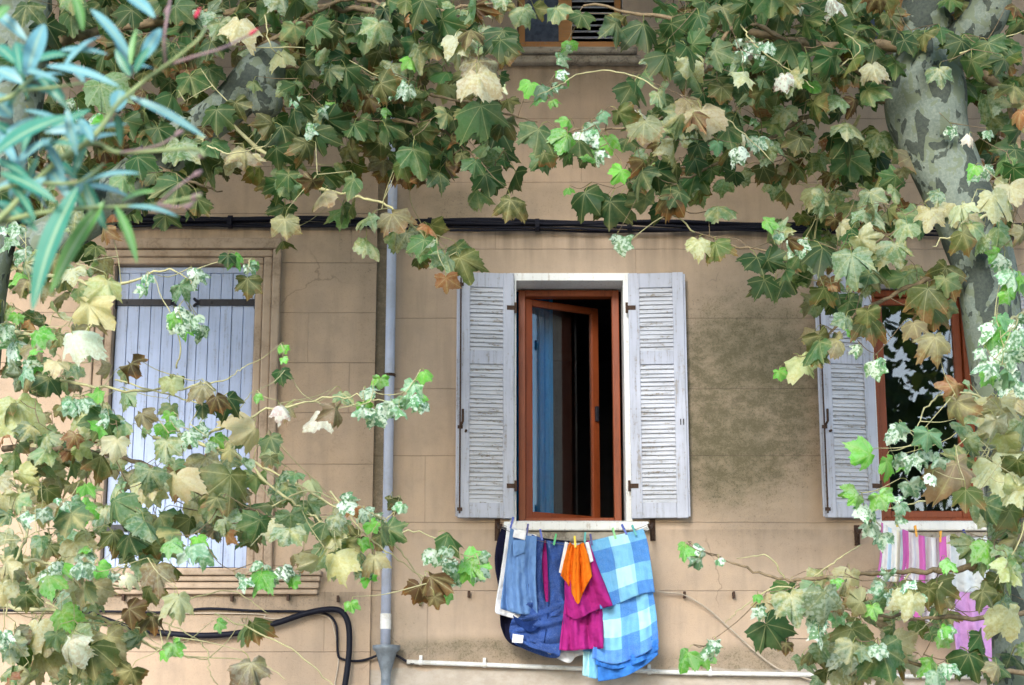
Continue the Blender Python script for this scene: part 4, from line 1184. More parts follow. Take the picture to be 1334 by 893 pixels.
for r_, row in enumerate(GRID):
    for c_, ch in enumerate(row):
        if ch == '.': continue
        kinds, cnt = MIX[ch]
        if c_ < 12 and r_ > 5 and ch in 'MmD': kinds = 'ysssotGrsoys' if ch != 'D' else 'GGgos'
        if c_ >= 21 and r_ > 12 and ch in 'Mm': kinds = 'osstGoys'
        if r_ > 14: cnt *= 1.15
        if c_ < 3 and r_ > 6: cnt *= 1.55
        n_ = int(cnt) + (rng.random() < cnt % 1)
        for k in range(n_):
            px = (c_ + rng.random()) * CW; py = (r_ + rng.random()) * CH
            bi, bo = nearest(px, py)
            back = k < n_ * .38
            off = bo + (rng.uniform(-1.1, -.35) if back else rng.uniform(-.3, .55))
            code = kinds[rng.integers(len(kinds))]
            if back and r_ < 7 and code in 'yt': code = 'o'
            kz = .68 if not ((c_ < 12 and r_ > 6) or r_ > 14) else .54
            leaf_by[bi].append(styled(code, px, py, off, None, kz))

# single leaves and sprigs read off the photograph: kind, x, y, size factor, roll (0 hangs straight down)
SINGLE = [
    ('s', 688, 22, .75, .5), ('s', 722, 20, .9, -.2), ('g', 755, 28, .7, -.3), ('g', 660, 55, 1.1, .2), ('G', 806, 42, .9, .1), ('g', 842, 45, 1.1, .1),
    ('g', 180, 215, 1.0, .2), ('G', 230, 250, 1.0, -.2), ('g', 210, 180, .9, .3), ('s', 160, 240, .9, 0), ('G', 265, 215, .9, .3), ('g', 370, 175, .9, .2), 
    ('g', 215, 290, .8, .1), ('o', 255, 270, .8, -.2),
    ('y', 305, 40, 1.0, -.3), ('y', 368, 75, .95, .2), ('y', 300, 212, .95, -.3), ('y', 330, 210, .7, .5), ('G', 478, 45, 1.1, .0), ('y', 600, 60, 1.0, .5), ('t', 625, 95, 1.0, .1), ('y', 625, 110, .9, .2),
    ('s', 380, 245, 1.0, .3), ('s', 475, 290, .95, -.4), ('t', 518, 288, 1.0, .5), ('r', 540, 25, .6, 0), ('G', 545, 210, 1.1, .2), ('g', 590, 155, 1.0, .3), ('g', 635, 240, 1.0, .2), ('o', 605, 207, .6, .4), ('G', 630, 155, 1.0, .2),
    ('r', 582, 372, .8, .1), ('o', 605, 350, .8, .4), ('s', 575, 345, .8, 0), ('G', 550, 325, .8, -.2), ('t', 372, 298, 1.0, .1),
    ('y', 916, 160, 1.0, .1), ('y', 870, 165, .9, .2), ('s', 910, 195, .9, -.5), ('y', 975, 105, .8, .3), ('y', 1140, 95, 1.1, .2), ('s', 860, 130, .8, .4), ('t', 838, 170, .8, 0), ('p', 836, 155, .9, .3), ('y', 895, 90, .7, 0),
    ('G', 1190, 55, 1.2, 0), ('G', 1255, 60, 1.15, .1), ('G', 1305, 70, 1.15, -.1), ('s', 1225, 100, 1.0, .1), ('G', 1107, 222, 1.15, .0), ('s', 1135, 262, 1.15, .1), ('s', 1112, 348, 1.2, .1), ('s', 1170, 330, 1.1, .2), ('o', 1222, 362, 1.2, -.8), ('o', 1140, 360, .9, .3),
    ('y', 1210, 285, 1.1, -.2), ('y', 1245, 275, 1.2, 0), ('y', 1295, 270, 1.1, .1), ('y', 1320, 255, 1.1, .2), ('s', 1215, 255, .9, -1.2), ('g', 990, 345, .95, .1), ('G', 1055, 340, 1.0, .2), ('o', 1080, 385, .9, .2), ('y', 910, 323, .7, .0), ('o', 935, 328, .8, .3),
    ('o', 1134, 425, 1.0, .1), ('s', 1100, 422, .8, -.3), ('o', 1205, 392, 1.1, -.2), ('o', 1215, 412, .8, 0), ('t', 1193, 430, .85, .2), ('t', 1222, 452, .9, .1), ('o', 1072, 450, 1.0, .5), ('y', 1052, 478, .95, .4), ('o', 1066, 470, .8, .2), ('r', 1240, 512, .8, -.5),
    ('f', 1016, 490, .75, .2), ('w', 1140, 482, 1.4, .2), ('w', 1120, 458, 1.0, 0), ('w', 1172, 560, 1.7, .2), ('w', 1208, 575, 1.8, -.2), ('w', 1195, 600, 1.5, .3), ('w', 1190, 640, 1.7, .4), ('w', 1175, 665, 1.2, .4), ('w', 1216, 625, 1.1, 0),
    ('f', 1125, 597, 1.1, -1.2), ('f', 1158, 612, 1.1, .3), ('f', 1112, 652, 1.2, -.8), ('w', 1128, 668, 1.5, 0), ('w', 1138, 690, 1.3, .2), ('f', 1150, 655, .9, .4), ('t', 1255, 622, 1.0, .4), ('y', 1298, 622, 1.15, .2), ('y', 1305, 540, 1.0, .1),
    ('f', 1290, 722, 1.5, .1), ('y', 1322, 745, 1.4, .3), ('y', 1318, 812, 1.4, .2), ('o', 1220, 775, .9, .3), ('s', 1076, 790, 1.2, .2), ('s', 1034, 790, 1.0, .2), ('s', 1060, 775, .9, -.3), ('y', 1108, 760, .9, 0), ('o', 1118, 835, 1.2, .3), ('s', 1110, 865, 1.3, .0), ('G', 1155, 865, 1.25, .3), ('f', 1138, 798, .8, .2),
    ('f', 1088, 762, .6, 0), ('w', 1070, 812, 1.5, .3), ('w', 1090, 808, 1.3, -.3), ('w', 1165, 780, 1.5, .8), ('w', 1150, 772, 1.2, -.4), ('w', 1175, 790, 1.2, .2), ('w', 1145, 850, 1.2, 0), ('w', 1238, 825, 1.4, .4), ('f', 1230, 838, .9, .5), ('f', 1215, 872, 1.0, .2), ('w', 1222, 885, 1.2, .1), ('f', 1240, 735, .8, .6), ('g', 1280, 842, 1.0, .2), ('g', 1268, 868, .9, .3),
    ('w', 1298, 432, 1.9, .4), ('w', 1312, 468, 1.8, .3), ('w', 1292, 480, 1.4, -.5), ('w', 1308, 418, 1.5, .2), ('w', 1322, 365, 1.5, .2), ('w', 1305, 345, 1.3, -.6), ('f', 1315, 390, 1.0, .4), ('f', 1322, 375, 1.1, .3), ('w', 1330, 440, 1.4, .2), ('f', 1285, 492, .9, -.8), ('w', 1328, 500, 1.5, .4),
    ('f', 1266, 222, .9, -.6), ('w', 1284, 226, 1.1, .2), ('w', 1241, 174, .7, .1), ('p', 1264, 180, .5, .1), ('p', 1086, 5, 1.0, .3), ('p', 1043, 16, .6, .2),
    ('w', 985, 65, 1.4, .2), ('w', 1000, 62, 1.2, -.4), ('f', 957, 82, 1.0, -.2), ('w', 968, 72, 1.0, .3), ('p', 1024, 107, .8, .1), ('f', 1056, 113, 1.0, -.2), ('w', 1003, 195, 1.5, .2), ('w', 985, 188, 1.3, -.3), ('w', 966, 200, 1.2, .4), ('w', 998, 212, 1.2, .3), ('p', 968, 180, .7, .2), ('w', 1015, 310, 1.0, 0), ('w', 1042, 325, 1.3, .3), ('f', 1052, 318, .8, -.2),
    ('w', 772, 168, 1.4, .1), ('w', 780, 185, 1.4, -.3), ('w', 762, 178, 1.2, .5), ('f', 736, 186, 1.2, -.4), ('f', 738, 160, .8, -.7), ('f', 772, 205, .9, .3), ('w', 782, 205, 1.1, .4), ('f', 688, 117, 1.0, -.4), ('f', 700, 132, .9, -.2), ('w', 708, 118, 1.1, .3), ('f', 722, 134, .9, .6), ('w', 733, 95, 1.2, 1.4), ('w', 735, 75, .9, 1.6), ('f', 742, 62, .7, 0), ('f', 742, 249, .6, .2), ('d' if False else 'G', 700, 182, .8, -.2), ('G', 712, 212, .8, .2), ('o', 706, 208, .7, -.4),
    ('w', 815, 318, 1.2, 1.2), ('p', 648, 118, .6, .1), ('w', 505, 118, 1.2, .3), ('w', 530, 120, 1.0, -.2), ('f', 538, 84, .9, .2), ('w', 408, 170, 1.5, .7), ('w', 430, 90, 1.2, .5), ('w', 425, 147, .9, .6), ('f', 428, 140, .6, 0),
    ('w', 240, 380, 1.0, .6), ('w', 190, 365, 1.0, .2), ('w', 235, 412, 1.5, .9), ('w', 252, 418, 1.2, .2), ('w', 222, 420, 1.3, -.4), ('w', 262, 362, .8, .8), ('f', 310, 340, .8, .5), ('w', 328, 352, .9, .3), ('o', 322, 375, .8, .0), ('g', 297, 340, .6, 0),
    ('y', 140, 380, 1.15, .0), ('y', 115, 415, 1.1, -.2), ('p', 95, 450, 1.3, .2), ('w', 20, 455, 1.6, .3), ('w', 30, 490, 1.5, -.3), ('f', 55, 485, 1.0, 1.1), ('w', 12, 320, 1.6, .2), ('w', 35, 335, 1.4, .5), ('w', 22, 300, 1.5, -.4), ('f', 52, 440, .8, .4), ('w', 5, 435, 1.4, .1),
    ('y', 30, 548, 1.2, .3), ('r', 70, 575, .6, 0), ('w', 110, 525, 1.5, .4), ('w', 130, 545, 1.5, -.3), ('w', 95, 530, 1.2, .1), ('w', 150, 565, 1.3, .3), ('w', 225, 555, 1.6, -.6), ('w', 250, 570, 1.4, .5), ('w', 265, 560, 1.2, .8), ('f', 285, 575, 1.0, .7), ('f', 220, 545, .9, -.2),
    ('y', 225, 505, .8, .2), ('t', 260, 512, .8, -.2), ('b', 172, 482, .75, .5), ('g', 263, 534, .6, .1), ('b', 285, 525, .6, .4), ('g', 305, 528, .6, .8), ('y', 320, 567, 1.0, -1.0), ('G', 355, 578, .7, .4), ('f', 372, 455, .5, .2), ('f', 371, 470, .55, .5), ('g', 366, 492, .6, .2), ('f', 333, 520, .6, .1), ('p', 372, 535, 1.0, .8), ('p', 415, 552, 1.0, -.2),
    ('f', 45, 458, .8, .3), ('w', 482, 512, 1.3, .8), ('w', 495, 545, 1.3, .5), ('w', 515, 532, 1.4, .5), ('w', 470, 540, 1.2, -.3), ('f', 558, 490, .85, .7), ('f', 548, 520, .9, .6), ('w', 537, 508, 1.0, -.3), ('w', 540, 525, .9, .2),
    ('y', 232, 635, 1.0, .2), ('t', 272, 610, 1.2, .3), ('y', 205, 640, .8, .2), ('y', 188, 640, .8, .2), ('o', 300, 640, 1.2, .0), ('G', 150, 665, .9, .4), ('o', 150, 705, .9, .1), ('g', 172, 708, .85, .5), ('s', 200, 715, 1.1, .1), ('y', 350, 690, 1.2, .2), ('t', 205, 752, .9, .1), ('p', 165, 757, 1.0, .4), ('t', 20, 755, .9, .3),
    ('y', 105, 720, 1.1, .6), ('f', 85, 808, 1.3, .5), ('y', 45, 828, 1.2, .1), ('w', 100, 662, 1.6, .8), ('w', 75, 665, 1.4, -.5), ('f', 118, 668, 1.1, 1.2), ('w', 55, 672, 1.2, .1), ('w', 80, 740, 1.6, .3), ('w', 105, 745, 1.5, -.3), ('w', 70, 755, 1.4, .5), ('w', 115, 730, 1.2, .7), ('f', 135, 745, 1.0, .8), ('w', 108, 785, 1.3, .4), ('w', 3, 835, 1.3, 0), ('y', 235, 790, .8, .1),
    ('w', 250, 722, 1.6, .3), ('f', 258, 708, 1.1, .2), ('w', 272, 725, 1.3, .8), ('w', 340, 745, 1.5, -.4), ('w', 355, 755, 1.5, .4), ('f', 335, 760, 1.0, -.2), ('w', 372, 748, 1.4, .4), ('f', 382, 760, .8, .3), ('s', 435, 730, 1.1, .1), ('y', 440, 740, .9, .3), ('G', 335, 690, .8, -.1),
    ('f', 487, 688, .9, .6), ('f', 472, 712, 1.0, .2), ('w', 455, 660, 1.2, .5), ('w', 475, 675, 1.0, .1), ('t', 490, 735, .7, .3), ('w', 482, 748, 1.0, .3), ('f', 458, 792, .8, .2), ('w', 505, 690, .8, .2), ('G', 515, 695, .7, 1.0),
    ('w', 570, 725, 1.4, .2), ('w', 582, 738, 1.5, -.4), ('w', 605, 745, 1.5, .5), ('f', 622, 735, 1.3, 1.2), ('w', 632, 728, 1.2, .9), ('w', 628, 750, 1.3, .3), ('f', 612, 752, 1.0, .4), ('g', 592, 705, .6, .5), ('t', 558, 776, .8, .6), ('b', 543, 775, .7, -.3), ('b', 568, 785, .6, .3), ('f', 583, 780, .7, .3), ('b', 572, 758, .7, .9),
    ('w', 910, 718, 1.2, .9), ('w', 912, 735, 1.0, .3), ('f', 888, 712, .5, -.8), ('w', 930, 850, 1.4, .8), ('f', 890, 860, 1.0, -.6), ('f', 918, 862, 1.0, .3), ('g', 1010, 830, .8, .6), ('b', 1024, 846, .4, 0), ('f', 988, 780, .5, .2), ('w', 992, 793, .6, .2),
    ('t', 125, 775, .9, .4), ('b', 178, 800, .6, 1.0), ('b', 200, 812, .7, .2), ('t', 150, 845, 1.1, .6), ('o', 118, 855, .9, .2), ('p', 92, 850, 1.2, .1), ('t', 45, 865, 1.2, -.2), ('f', 215, 855, .7, .2), ('f', 230, 847, .7, .6), ('f', 290, 815, .5, 1.2), ('t', 330, 880, .7, .2),
    ('w', 125, 155, 1.6, .3), ('w', 100, 150, 1.4, -.4), ('w', 90, 135, 1.1, .4), ('w', 275, 30, 1.1, .2), ('p', 270, 28, .8, .2), ('G', 92, 30, 1.3, .1), ('s', 135, 130, 1.2, .2), ('s', 232, 200, 1.1, .0),
]
BARE = [('L', [(60, 785), (120, 812), (200, 808), (262, 838), (275, 880), (290, 900)], 5.0), ('L', [(150, 812), (220, 850), (330, 862), (372, 886)], 5.0), ('L', [(215, 846), (235, 790), (300, 770), (350, 800)], 5.0), ('L', [(150, 495), (240, 520), (300, 538), (330, 510)], 5.0),
        ('L', [(344, 666), (400, 640), (450, 660), (505, 700)], 4.9), ('L', [(500, 690), (530, 730), (560, 770)], 4.9), ('L', [(280, 800), (380, 846), (430, 890), (450, 905)], 5.0), ('L', [(100, 830), (112, 780), (150, 745), (212, 720), (225, 700)], 5.1),
        ('R', [(1022, 755), (1000, 725), (960, 728)], 5.0), ('R', [(1060, 752), (1090, 730), (1122, 710)], 5.0), ('R', [(1086, 790), (1020, 765), (970, 790), (945, 812)], 5.0), ('R', [(1187, 746), (1160, 775), (1120, 800), (1090, 850), (1075, 893)], 5.0), ('R', [(1250, 740), (1225, 765), (1220, 800), (1190, 830)], 5.0),
        ('R', [(905, 303), (870, 280), (815, 318)], 4.5), ('R', [(884, 140), (830, 100), (760, 95), (733, 110), (700, 125)], 4.7), ('R', [(965, 32), (985, 60), (1040, 100), (1060, 115)], 4.7), ('R', [(1250, 70), (1334, 40)], 4.5), ('R', [(1090, 90), (1120, 60), (1060, 20)], 4.5),
        ('R', [(884, 140), (930, 145), (975, 180), (1005, 210)], 4.8), ('L', [(250, 20), (300, 60), (420, 65), (520, 115)], 4.6), ('L', [(345, 20), (352, 60), (368, 75)], 4.6), ('L', [(270, 190), (300, 200), (345, 190), (355, 175)], 4.7), ('R', [(1340, 620), (1330, 700), (1295, 760)], 5.3), ('L', [(230, 480), (233, 440), (200, 360)], 5.0)]
for (code, px, py, k, roll) in SINGLE:
    k = min(k, 1.15) if code in 'ysGgot' else k
    bi, bo = nearest(px, py)
    kk = {'w': .55 + .30 * k, 'f': .80 * k, 'y': .78 * k, 's': .76 * k, 'G': .80 * k}.get(code, .88 * k)
    n_extra = 1 if code == 'w' else 0
    off = bo + rng.uniform(.05, .6)
    leaf_by[bi].append(styled(code, px, py, off, roll, kk, (rng.normal() * .3, .2 + rng.normal() * .25)))
    for _ in range(n_extra):
        leaf_by[bi].append(styled('w' if rng.random() < .7 else 'f', px + rng.normal() * 15, py + rng.normal() * 12, off + rng.normal() * .08, None, kk * .8))

# crown of both trees above the picture, joined by limbs; it shades the upper wall
CROWN = [('R', [W(1190, -20, 4.1), (2.2, -3.6, 7.2), (1.0, -2.8, 8.6), (-.2, -2.2, 9.6)], .07), ('R', [W(1260, -10, 4.1), (3.4, -3.6, 7.2), (4.4, -2.4, 8.6), (5.0, -2.0, 9.6)], .07),
         ('R', [W(1210, -15, 4.1), (2.0, -4.2, 7.2), (1.6, -3.4, 8.8), (1.9, -2.4, 10.0)], .06),
         ('L', [W(10, -10, 4.2), (-2.4, -4.0, 7.2), (-1.6, -3.0, 8.6), (-.6, -2.2, 9.6)], .07), ('L', [W(20, -10, 4.2), (-3.2, -3.2, 7.4), (-4.2, -2.2, 9.0)], .07), ('L', [W(15, -10, 4.2), (-2.5, -4.2, 7.2), (-2.2, -3.2, 8.8), (-2.3, -2.4, 10.0)], .06)]
crown_leaves = {i: [] for i in range(len(CROWN))}
for ci, (tr, pts, r_) in enumerate(CROWN):
    Pc = smooth_path(np.array(pts, float), 8)
    for k in range(600):
        q = Pc[rng.integers(5, len(Pc))] + rng.normal(size=3) * (.85, .7, .5)
        lim = EYE + (D + q[1]) * .447 + .3
        if q[2] < lim: q[2] = lim + abs(rng.normal()) * .35
        L = styled('gGGo'[rng.integers(4)], 0, 0, 0)
        n = unit(np.array([rng.normal() * .5, -.4 + rng.normal() * .4, 1.0])); t_ = unit(np.cross(n, rng.normal(size=3)))
        L.n, L.t, L.s, L.P = n, t_, L.s * 1.35, q
        crown_leaves[ci].append(L)


def grow(path3, leaves, r_min):
    """petiole for every leaf, and twigs joining each to the nearest wood already grown"""
    nodes = list(path3)
    N = np.array(nodes)
    pet, tw = [], []
    order = sorted(range(len(leaves)), key=lambda i: np.min(np.linalg.norm(N - leaves[i].P, axis=1)))
    for i in order:
        L = leaves[i]
        A = np.array(nodes)
        d = np.linalg.norm(A - L.P, axis=1) ; j = int(np.argmin(d)); tgt = A[j]
        pl = .45 * L.s + .01
        dirv = unit(unit(tgt - L.P) + np.array([0, .15, .5]) - L.t * .6)
        e = L.P + dirv * min(pl, max(d[j] * .8, .02))
        pet.append((L.P + L.n * -.001, e, .0016 + .0006 * (L.s > .12)))
        gap = np.linalg.norm(e - tgt)
        if gap > .015:
            m = (e + tgt) / 2 + np.array([0, 0, -.05 * gap]) + rng.normal(size=3) * .05 * gap
            tw.append((tgt, m, e))
            nodes += [m, e]
    return pet, tw


treeR = thing('plane_tree', 'plane tree with mottled forking trunk beside the closed reflecting window', 'tree', tuple(np.r_[W(1340, 893, 4.0)[:2], 0]))
treeL = thing('plane_tree', 'plane tree whose pollarded limb and tan leaves frame the plank shuttered window', 'tree', tuple(np.r_[W(-20, 893, 4.3)[:2], 0]))
TREE = {'R': treeR, 'L': treeL}


def trunk(name, pts, parent, n=28, amp=.05):
    """pts: (left px, right px, y, off) or world base; lumpy tapered trunk"""
    C, Rr = [], []
    for p_ in pts:
        if p_[0] != 'w':
            l, r, y, o = p_
            a, b = W(l, y, o), W(r, y, o); C.append((a + b) / 2); Rr.append(np.linalg.norm(b - a) / 2)
        else: C.append(np.array(p_[1:4], float)); Rr.append(float(p_[4]))
    CR = smooth_path(np.hstack([np.array(C), np.array(Rr)[:, None]]), 10)
    C, Rr = CR[:, :3], CR[:, 3]
    mb = MB(); tube(mb, C, Rr, n)
    V = mb.V[0]
    for i in range(len(C)):
        for j in range(n):
            k = i * n + j; th = j / n * 2 * math.pi
            f = 1 + amp * (math.sin(2 * th + i * .22) * .6 + math.sin(3 * th - i * .31) * .5 + math.sin(5 * th + i * .5) * .25)
            V[k] = C[i] + (V[k] - C[i]) * f
    return mb.build(name, M_BARK, parent, smooth=True)


bR = np.array(treeR['_w'])
trunk('trunk', [('w', bR[0], bR[1], .0, .34), ('w', bR[0], bR[1], .35, .25), ('w', bR[0] - .01, bR[1], 1.2, .215), (1296, 1376, 893, 4.0), (1288, 1362, 700, 4.0), (1272, 1346, 540, 4.0), (1252, 1328, 400, 4.0), (1234, 1316, 320, 4.0), (1205, 1294, 260, 4.0), (1174, 1266, 190, 4.0), (1152, 1257, 125, 4.0), (1165, 1250, 60, 4.02), (1180, 1240, -10, 4.08), (1190, 1236, -80, 4.1)], treeR)
trunk('limb', [(1195, 1250, 90, 4.05), (1228, 1278, 55, 4.12), (1258, 1312, 20, 4.2), (1275, 1322, -25, 4.3), (1290, 1330, -80, 4.4)], treeR, 20)
bL = np.array(treeL['_w'])
trunk('trunk', [('w', bL[0], bL[1], .0, .36), ('w', bL[0], bL[1], .35, .27), ('w', bL[0], bL[1], 1.2, .23), (-100, -8, 893, 4.3), (-94, -6, 700, 4.3), (-86, -2, 500, 4.3), (-74, 12, 350, 4.28), (-44, 46, 200, 4.25), (-20, 66, 60, 4.2), (-8, 62, -60, 4.2)], treeL)
lm = [(30, 330, 4.28, .12), (110, 285, 4.25, .115), (190, 222, 4.22, .112), (262, 165, 4.2, .112), (310, 128, 4.2, .112), (338, 98, 4.2, .125), (352, 76, 4.2, .10), (360, 60, 4.2, .045)]
mbp = [np.r_[W(a, b, c), r] for a, b, c, r in lm]
trunk('limb', [('w', *q) for q in mbp], treeL, 22, .07)
kb = MB(); tube(kb, smooth_path([W(335, 120, 4.27), W(345, 132, 4.30), W(352, 142, 4.33), W(356, 150, 4.34)], 4), [.06, .07, .078, .08, .085, .086, .085, .08, .07, .06, .045, .03, .01], 14, jit=.06)
kb.build('knob', M_BARK, treeL, smooth=True)

for bi, (tr, pts, r0, r1) in enumerate(BR):
    P, P3 = paths[bi]
    mb = MB(); tube(mb, P3, np.linspace(r0, r1, len(P3)) * (1 + .12 * rng.normal(size=len(P3))), 7)
    pet, tw = grow(P3, leaf_by[bi], .002)
    for (a, m, b) in tw:
        tube(mb, smooth_path([a, m, b], 3), np.linspace(.0028, .0013, 7), 4, cap=False)
    br = mb.build('branch', M_TWIGP if r0 < .013 else M_TWIG, TREE[tr], smooth=True)
    if leaf_by[bi]: leaves_mesh('leaves', leaf_by[bi], pet, br)
for (tr, pts, o_) in BARE:
    P3 = smooth_path([W(x, y, o_ + .05 * math.sin(i * 2.1)) for i, (x, y) in enumerate(pts)], 8)
    P3[1:-1] += rng.normal(size=(len(P3) - 2, 3)) * .003
    mb = MB(); tube(mb, P3, np.linspace(.0045, .0018, len(P3)), 6); mb.build('twig', M_TWIGP, TREE[tr], smooth=True)
for ci, (tr, pts, r_) in enumerate(CROWN):
    P3 = smooth_path(np.array(pts, float), 8)
    mb = MB(); tube(mb, P3, np.linspace(r_, .012, len(P3)), 10)
    pet, tw = grow(P3[3:], crown_leaves[ci], .002)
    for (a, m, b) in tw: tube(mb, smooth_path([a, m, b], 2), np.linspace(.006, .002, 5), 4, cap=False)
    br = mb.build('limb', M_BARK, TREE[tr], smooth=True)
    leaves_mesh('leaves', crown_leaves[ci], pet, br)

# ------------------------------------------------------------------ oleander close to the camera
OO = 10.3
ole = thing('oleander', 'blue green oleander with narrow leaves reaching in close to the camera', 'shrub', tuple(np.r_[W(-160, 893, OO)[:2], 0]))
b0 = np.array(ole['_w'])
STEMS = [([(-60, 330), (0, 285), (68, 216), (121, 187), (157, 199), (250, 194), (266, 203)], 3.4, 1.6, 'g'), ([(68, 216), (120, 180), (150, 140), (165, 125), (190, 104), (216, 86), (256, 54), (268, 36)], 3.0, 1.3, 'g'),
         ([(216, 86), (250, 75), (290, 63), (312, 52), (334, 42)], 1.6, 1.0, 't'), ([(-40, 300), (40, 280), (101, 272), (150, 270), (205, 266), (262, 255)], 3.0, 1.3, 'g'),
         ([(209, 264), (230, 245), (260, 223)], 1.4, .9, 't'), ([(-40, 140), (10, 128), (30, 112), (45, 100)], 3.0, 1.6, 'g'), ([(30, 118), (70, 114), (110, 108)], 1.8, 1.0, 'g'),
         ([(-40, 260), (30, 240), (100, 238), (135, 214)], 2.6, 1.4, 'g'), ([(216, 86), (214, 50), (220, 10), (224, -15)], 1.6, 1.2, 't'), ([(205, 266), (232, 270), (255, 262)], 1.3, .8, 't'), ([(157, 199), (205, 190), (236, 172)], 1.3, .8, 't')]
for (pts, r0, r1, kd) in STEMS:
    P3 = smooth_path([W(x, y, OO + .05 * math.sin(i * 1.3)) for i, (x, y) in enumerate(pts)], 6)
    mb = MB(); tube(mb, P3, np.linspace(r0, r1, len(P3)) * 1.45 / 780.0, 8); mb.build('stem', M_OLES if kd == 'g' else M_OLET, ole, smooth=True)
mb = MB()
tube(mb, smooth_path([b0, b0 + (.05, .02, 1.0), W(-60, 330, OO)], 8), .012, 8); tube(mb, smooth_path([b0 + (.05, 0, .02), b0 + (.0, .05, 1.1), W(-40, 140, OO)], 8), .010, 8)
tube(mb, smooth_path([b0 + (-.05, 0, .02), W(-90, 400, OO), W(-40, 280, OO)], 8), .010, 8)
mb.build('stem', M_OLET, ole, smooth=True)
OL = [(-5, 190, 50, 150, 14, 'b'), (0, 225, 75, 262, 14, 'g'), (20, 215, 70, 178, 12, 'b'), (-8, 262, 50, 300, 14, 'g'), (60, 232, 20, 270, 14, 'b'), (110, 236, 140, 300, 13, 'g'), (46, 100, 20, 52, 14, 'g'), (46, 100, 86, 128, 13, 'g'), (-6, 90, 30, 108, 14, 'b'), (110, 108, 84, 78, 10, 'b'), (120, 185, 100, 150, 11, 'b'), (60, 214, 92, 262, 12, 'b'), (60, 86, 158, 111, 11, 'b'), (168, 126, 270, 178, 10, 'b'), (150, 146, 158, 116, 18, 'b'), (34, 100, 58, 28, 20, 'b'), (-8, 14, 36, 52, 12, 'b'), (118, 12, 172, 76, 13, 'b'), (145, 42, 172, 98, 11, 'b'), (166, -4, 202, 22, 14, 'b'), (184, 80, 210, 35, 14, 'b'),
      (170, 86, 178, 36, 7, 'f'), (-10, 204, 90, 148, 24, 'g'), (40, 82, 94, 70, 15, 'g'), (78, 66, 142, 70, 10, 'b'), (44, 104, 86, 96, 10, 'b'), (-12, 124, 16, 152, 22, 'b'), (108, 240, 183, 224, 13, 'b'), (108, 242, 172, 257, 11, 'b'), (-6, 245, 96, 231, 15, 'b'), (-8, 208, 40, 234, 13, 'g'),
      (40, 248, 68, 292, 17, 'b'), (102, 243, 42, 402, 27, 'g'), (136, 262, 65, 380, 18, 'f'), (150, 268, 179, 342, 11, 'f'), (95, 232, 116, 164, 10, 'g'), (50, 199, 98, 187, 11, 'g'), (152, 148, 157, 191, 8, 'g'), (158, 263, 203, 247, 9, 'f'), (165, 269, 233, 281, 9, 'b'), (96, -6, 108, 40, 11, 'f'),
      (-6, 60, 22, 82, 13, 'g'), (20, 56, 27, 96, 9, 'g'), (36, 110, 10, 150, 14, 'g'), (30, 112, 82, 130, 10, 'g'), (-10, 160, 30, 185, 14, 'g'), (100, 235, 60, 200, 12, 'g'), (120, 190, 80, 172, 10, 'g'), (175, 95, 196, 60, 10, 'g'), (170, 100, 150, 62, 9, 'g'), (172, 88, 206, 92, 9, 'b'), (-10, 30, 12, 6, 12, 'f'), (10, 232, 40, 262, 12, 'g'), (150, 275, 165, 300, 9, 'b')]
OC = {'b': (.14, .33, .36), 'g': (.045, .22, .15), 'f': (.11, .28, .07)}
mb_v, mb_f, mb_c, mb_u = [], [], [], []
OL += [(x_, y_, x_ + 70 * math.cos(a_), y_ + 62 * math.sin(a_), 10, 'bgb'[int(q_) % 3]) for q_, (x_, y_, a_) in enumerate(zip(rng.uniform(-20, 110, 20), rng.uniform(60, 275, 20), rng.uniform(-1.6, 1.4, 20)))]
nn = 0
for (x0, y0, x1, y1, wd, kd) in OL:
    o0 = OO + rng.normal() * .05; o1 = o0 + rng.normal() * .06
    a, b = W(x0, y0, o0), W(x1, y1, o1); d = b - a; ln_ = np.linalg.norm(d); d = d / ln_
    nrm = unit(np.array([rng.normal() * .3, -1, .55 + rng.normal() * .25])); nrm = unit(nrm - d * nrm.dot(d)); sd_ = np.cross(d, nrm)
    hw = wd / 780.0 / 2 * 1.35
    m = 14
    for i in range(m):
        s = i / (m - 1); wv = hw * (math.sin(math.pi * s ** .85) ** .75 + .03) * (1 if s < .999 else .05)
        cpt = a + d * ln_ * s + nrm * .06 * ln_ * math.sin(math.pi * s) + np.array([0, 0, -.03 * ln_ * s * s])
        for k, q in enumerate((-1, -.5, 0, .5, 1)):
            mb_v.append(cpt + sd_ * wv * q + nrm * (.22 * wv * abs(q))); mb_u.append((q * .5, s)); mb_c.append((*np.clip(np.array(OC[kd]) * (1 + .0 * q), 0, 1), 1))
    for i in range(m - 1):
        for k in range(4): mb_f.append((nn + i * 5 + k, nn + i * 5 + k + 1, nn + (i + 1) * 5 + k + 1, nn + (i + 1) * 5 + k))
    nn += m * 5
mb = MB(); mb.add(mb_v, mb_f, 0, mb_u)
lo = mb.build('leaves', M_OLE, ole, smooth=True)
ca = lo.data.color_attributes.new('Col', 'FLOAT_COLOR', 'POINT'); ca.data.foreach_set('color', np.array(mb_c, np.float32).ravel())
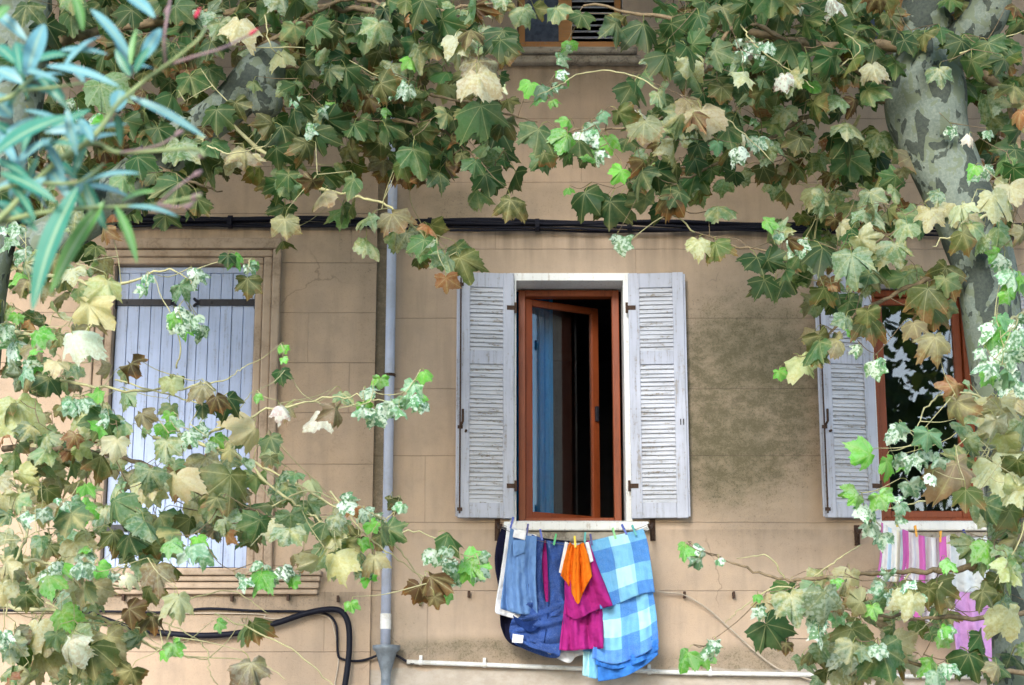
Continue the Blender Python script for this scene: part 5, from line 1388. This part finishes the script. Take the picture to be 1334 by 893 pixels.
for (x0, y0, x1, y1, r_, mm) in ((254, 24, 261, 10, 3.4, 'b'), (324, 46, 337, 37, 2.8, 'b'), (258, 203, 268, 205, 4, 't'), (248, 260, 264, 252, 5, 't'), (252, 230, 264, 222, 4.5, 't'), (228, 176, 240, 170, 4, 't'), (140, 160, 146, 150, 5, 't'), (240, 272, 252, 266, 4, 't'), (216, 20, 222, 6, 5, 't')):
    a, b = W(x0, y0, OO), W(x1, y1, OO)
    P3 = [a * (1 - s) + b * s for s in np.linspace(0, 1, 7)]
    mb = MB(); tube(mb, P3, np.array([.35, .8, 1, .95, .75, .45, .1]) * r_ / 780, 8); mb.build('bud', M_BUD if mm == 'b' else M_OLET, ole, smooth=True)

# ------------------------------------------------------------------ trees across the street, seen only in the panes
for k, (tx, ty, th_, cr) in enumerate(((8.6, -27, 11.0, 4.8),)):
    tr = thing('plane_tree', 'leafy tree mirrored in the closed pane, across the street', 'tree', (tx, ty, 0))
    mb = MB(); tube(mb, smooth_path([(tx, ty, 0), (tx + .1, ty, 2.5), (tx - .1, ty, 5), (tx, ty, th_)], 6), np.linspace(.35, .08, 19), 14)
    for q in range(10):
        a = rng.random() * 6.28; z0 = 3 + rng.random() * 4
        tube(mb, smooth_path([(tx, ty, z0), (tx + 1.5 * math.cos(a), ty + 1.5 * math.sin(a), z0 + 1.2), (tx + 3.4 * math.cos(a), ty + 3.4 * math.sin(a), z0 + 2.8)], 4), np.linspace(.10, .02, 9), 7)
    mb.build('trunk', M_BARK, tr, smooth=True)
    cl = []
    cen = rng.normal(size=(70, 3)); cen = cen / np.linalg.norm(cen, axis=1)[:, None] * (rng.random((70, 1)) ** .5) * np.array([cr, cr, 5.2]) + (tx, ty, th_ - 1.6)
    for q in range(2300):
        L = Leaf(); c_ = cen[rng.integers(70)] + rng.normal(size=3) * .62
        L.n = unit(rng.normal(size=3)); L.t = unit(np.cross(L.n, rng.normal(size=3))); L.s = .24 * (1 + .2 * rng.normal()); L.P = c_
        L.rgb = np.array((.035, .07, .028)) * (1 + .2 * rng.normal()); L.aux = np.array((.1, 0, .1)); L.cv = np.array((.2, .2, .05)); cl.append(L)
    leaves_mesh('crown', cl, [], tr)

for o in list(bpy.data.objects):
    if '_w' in o: del o['_w']
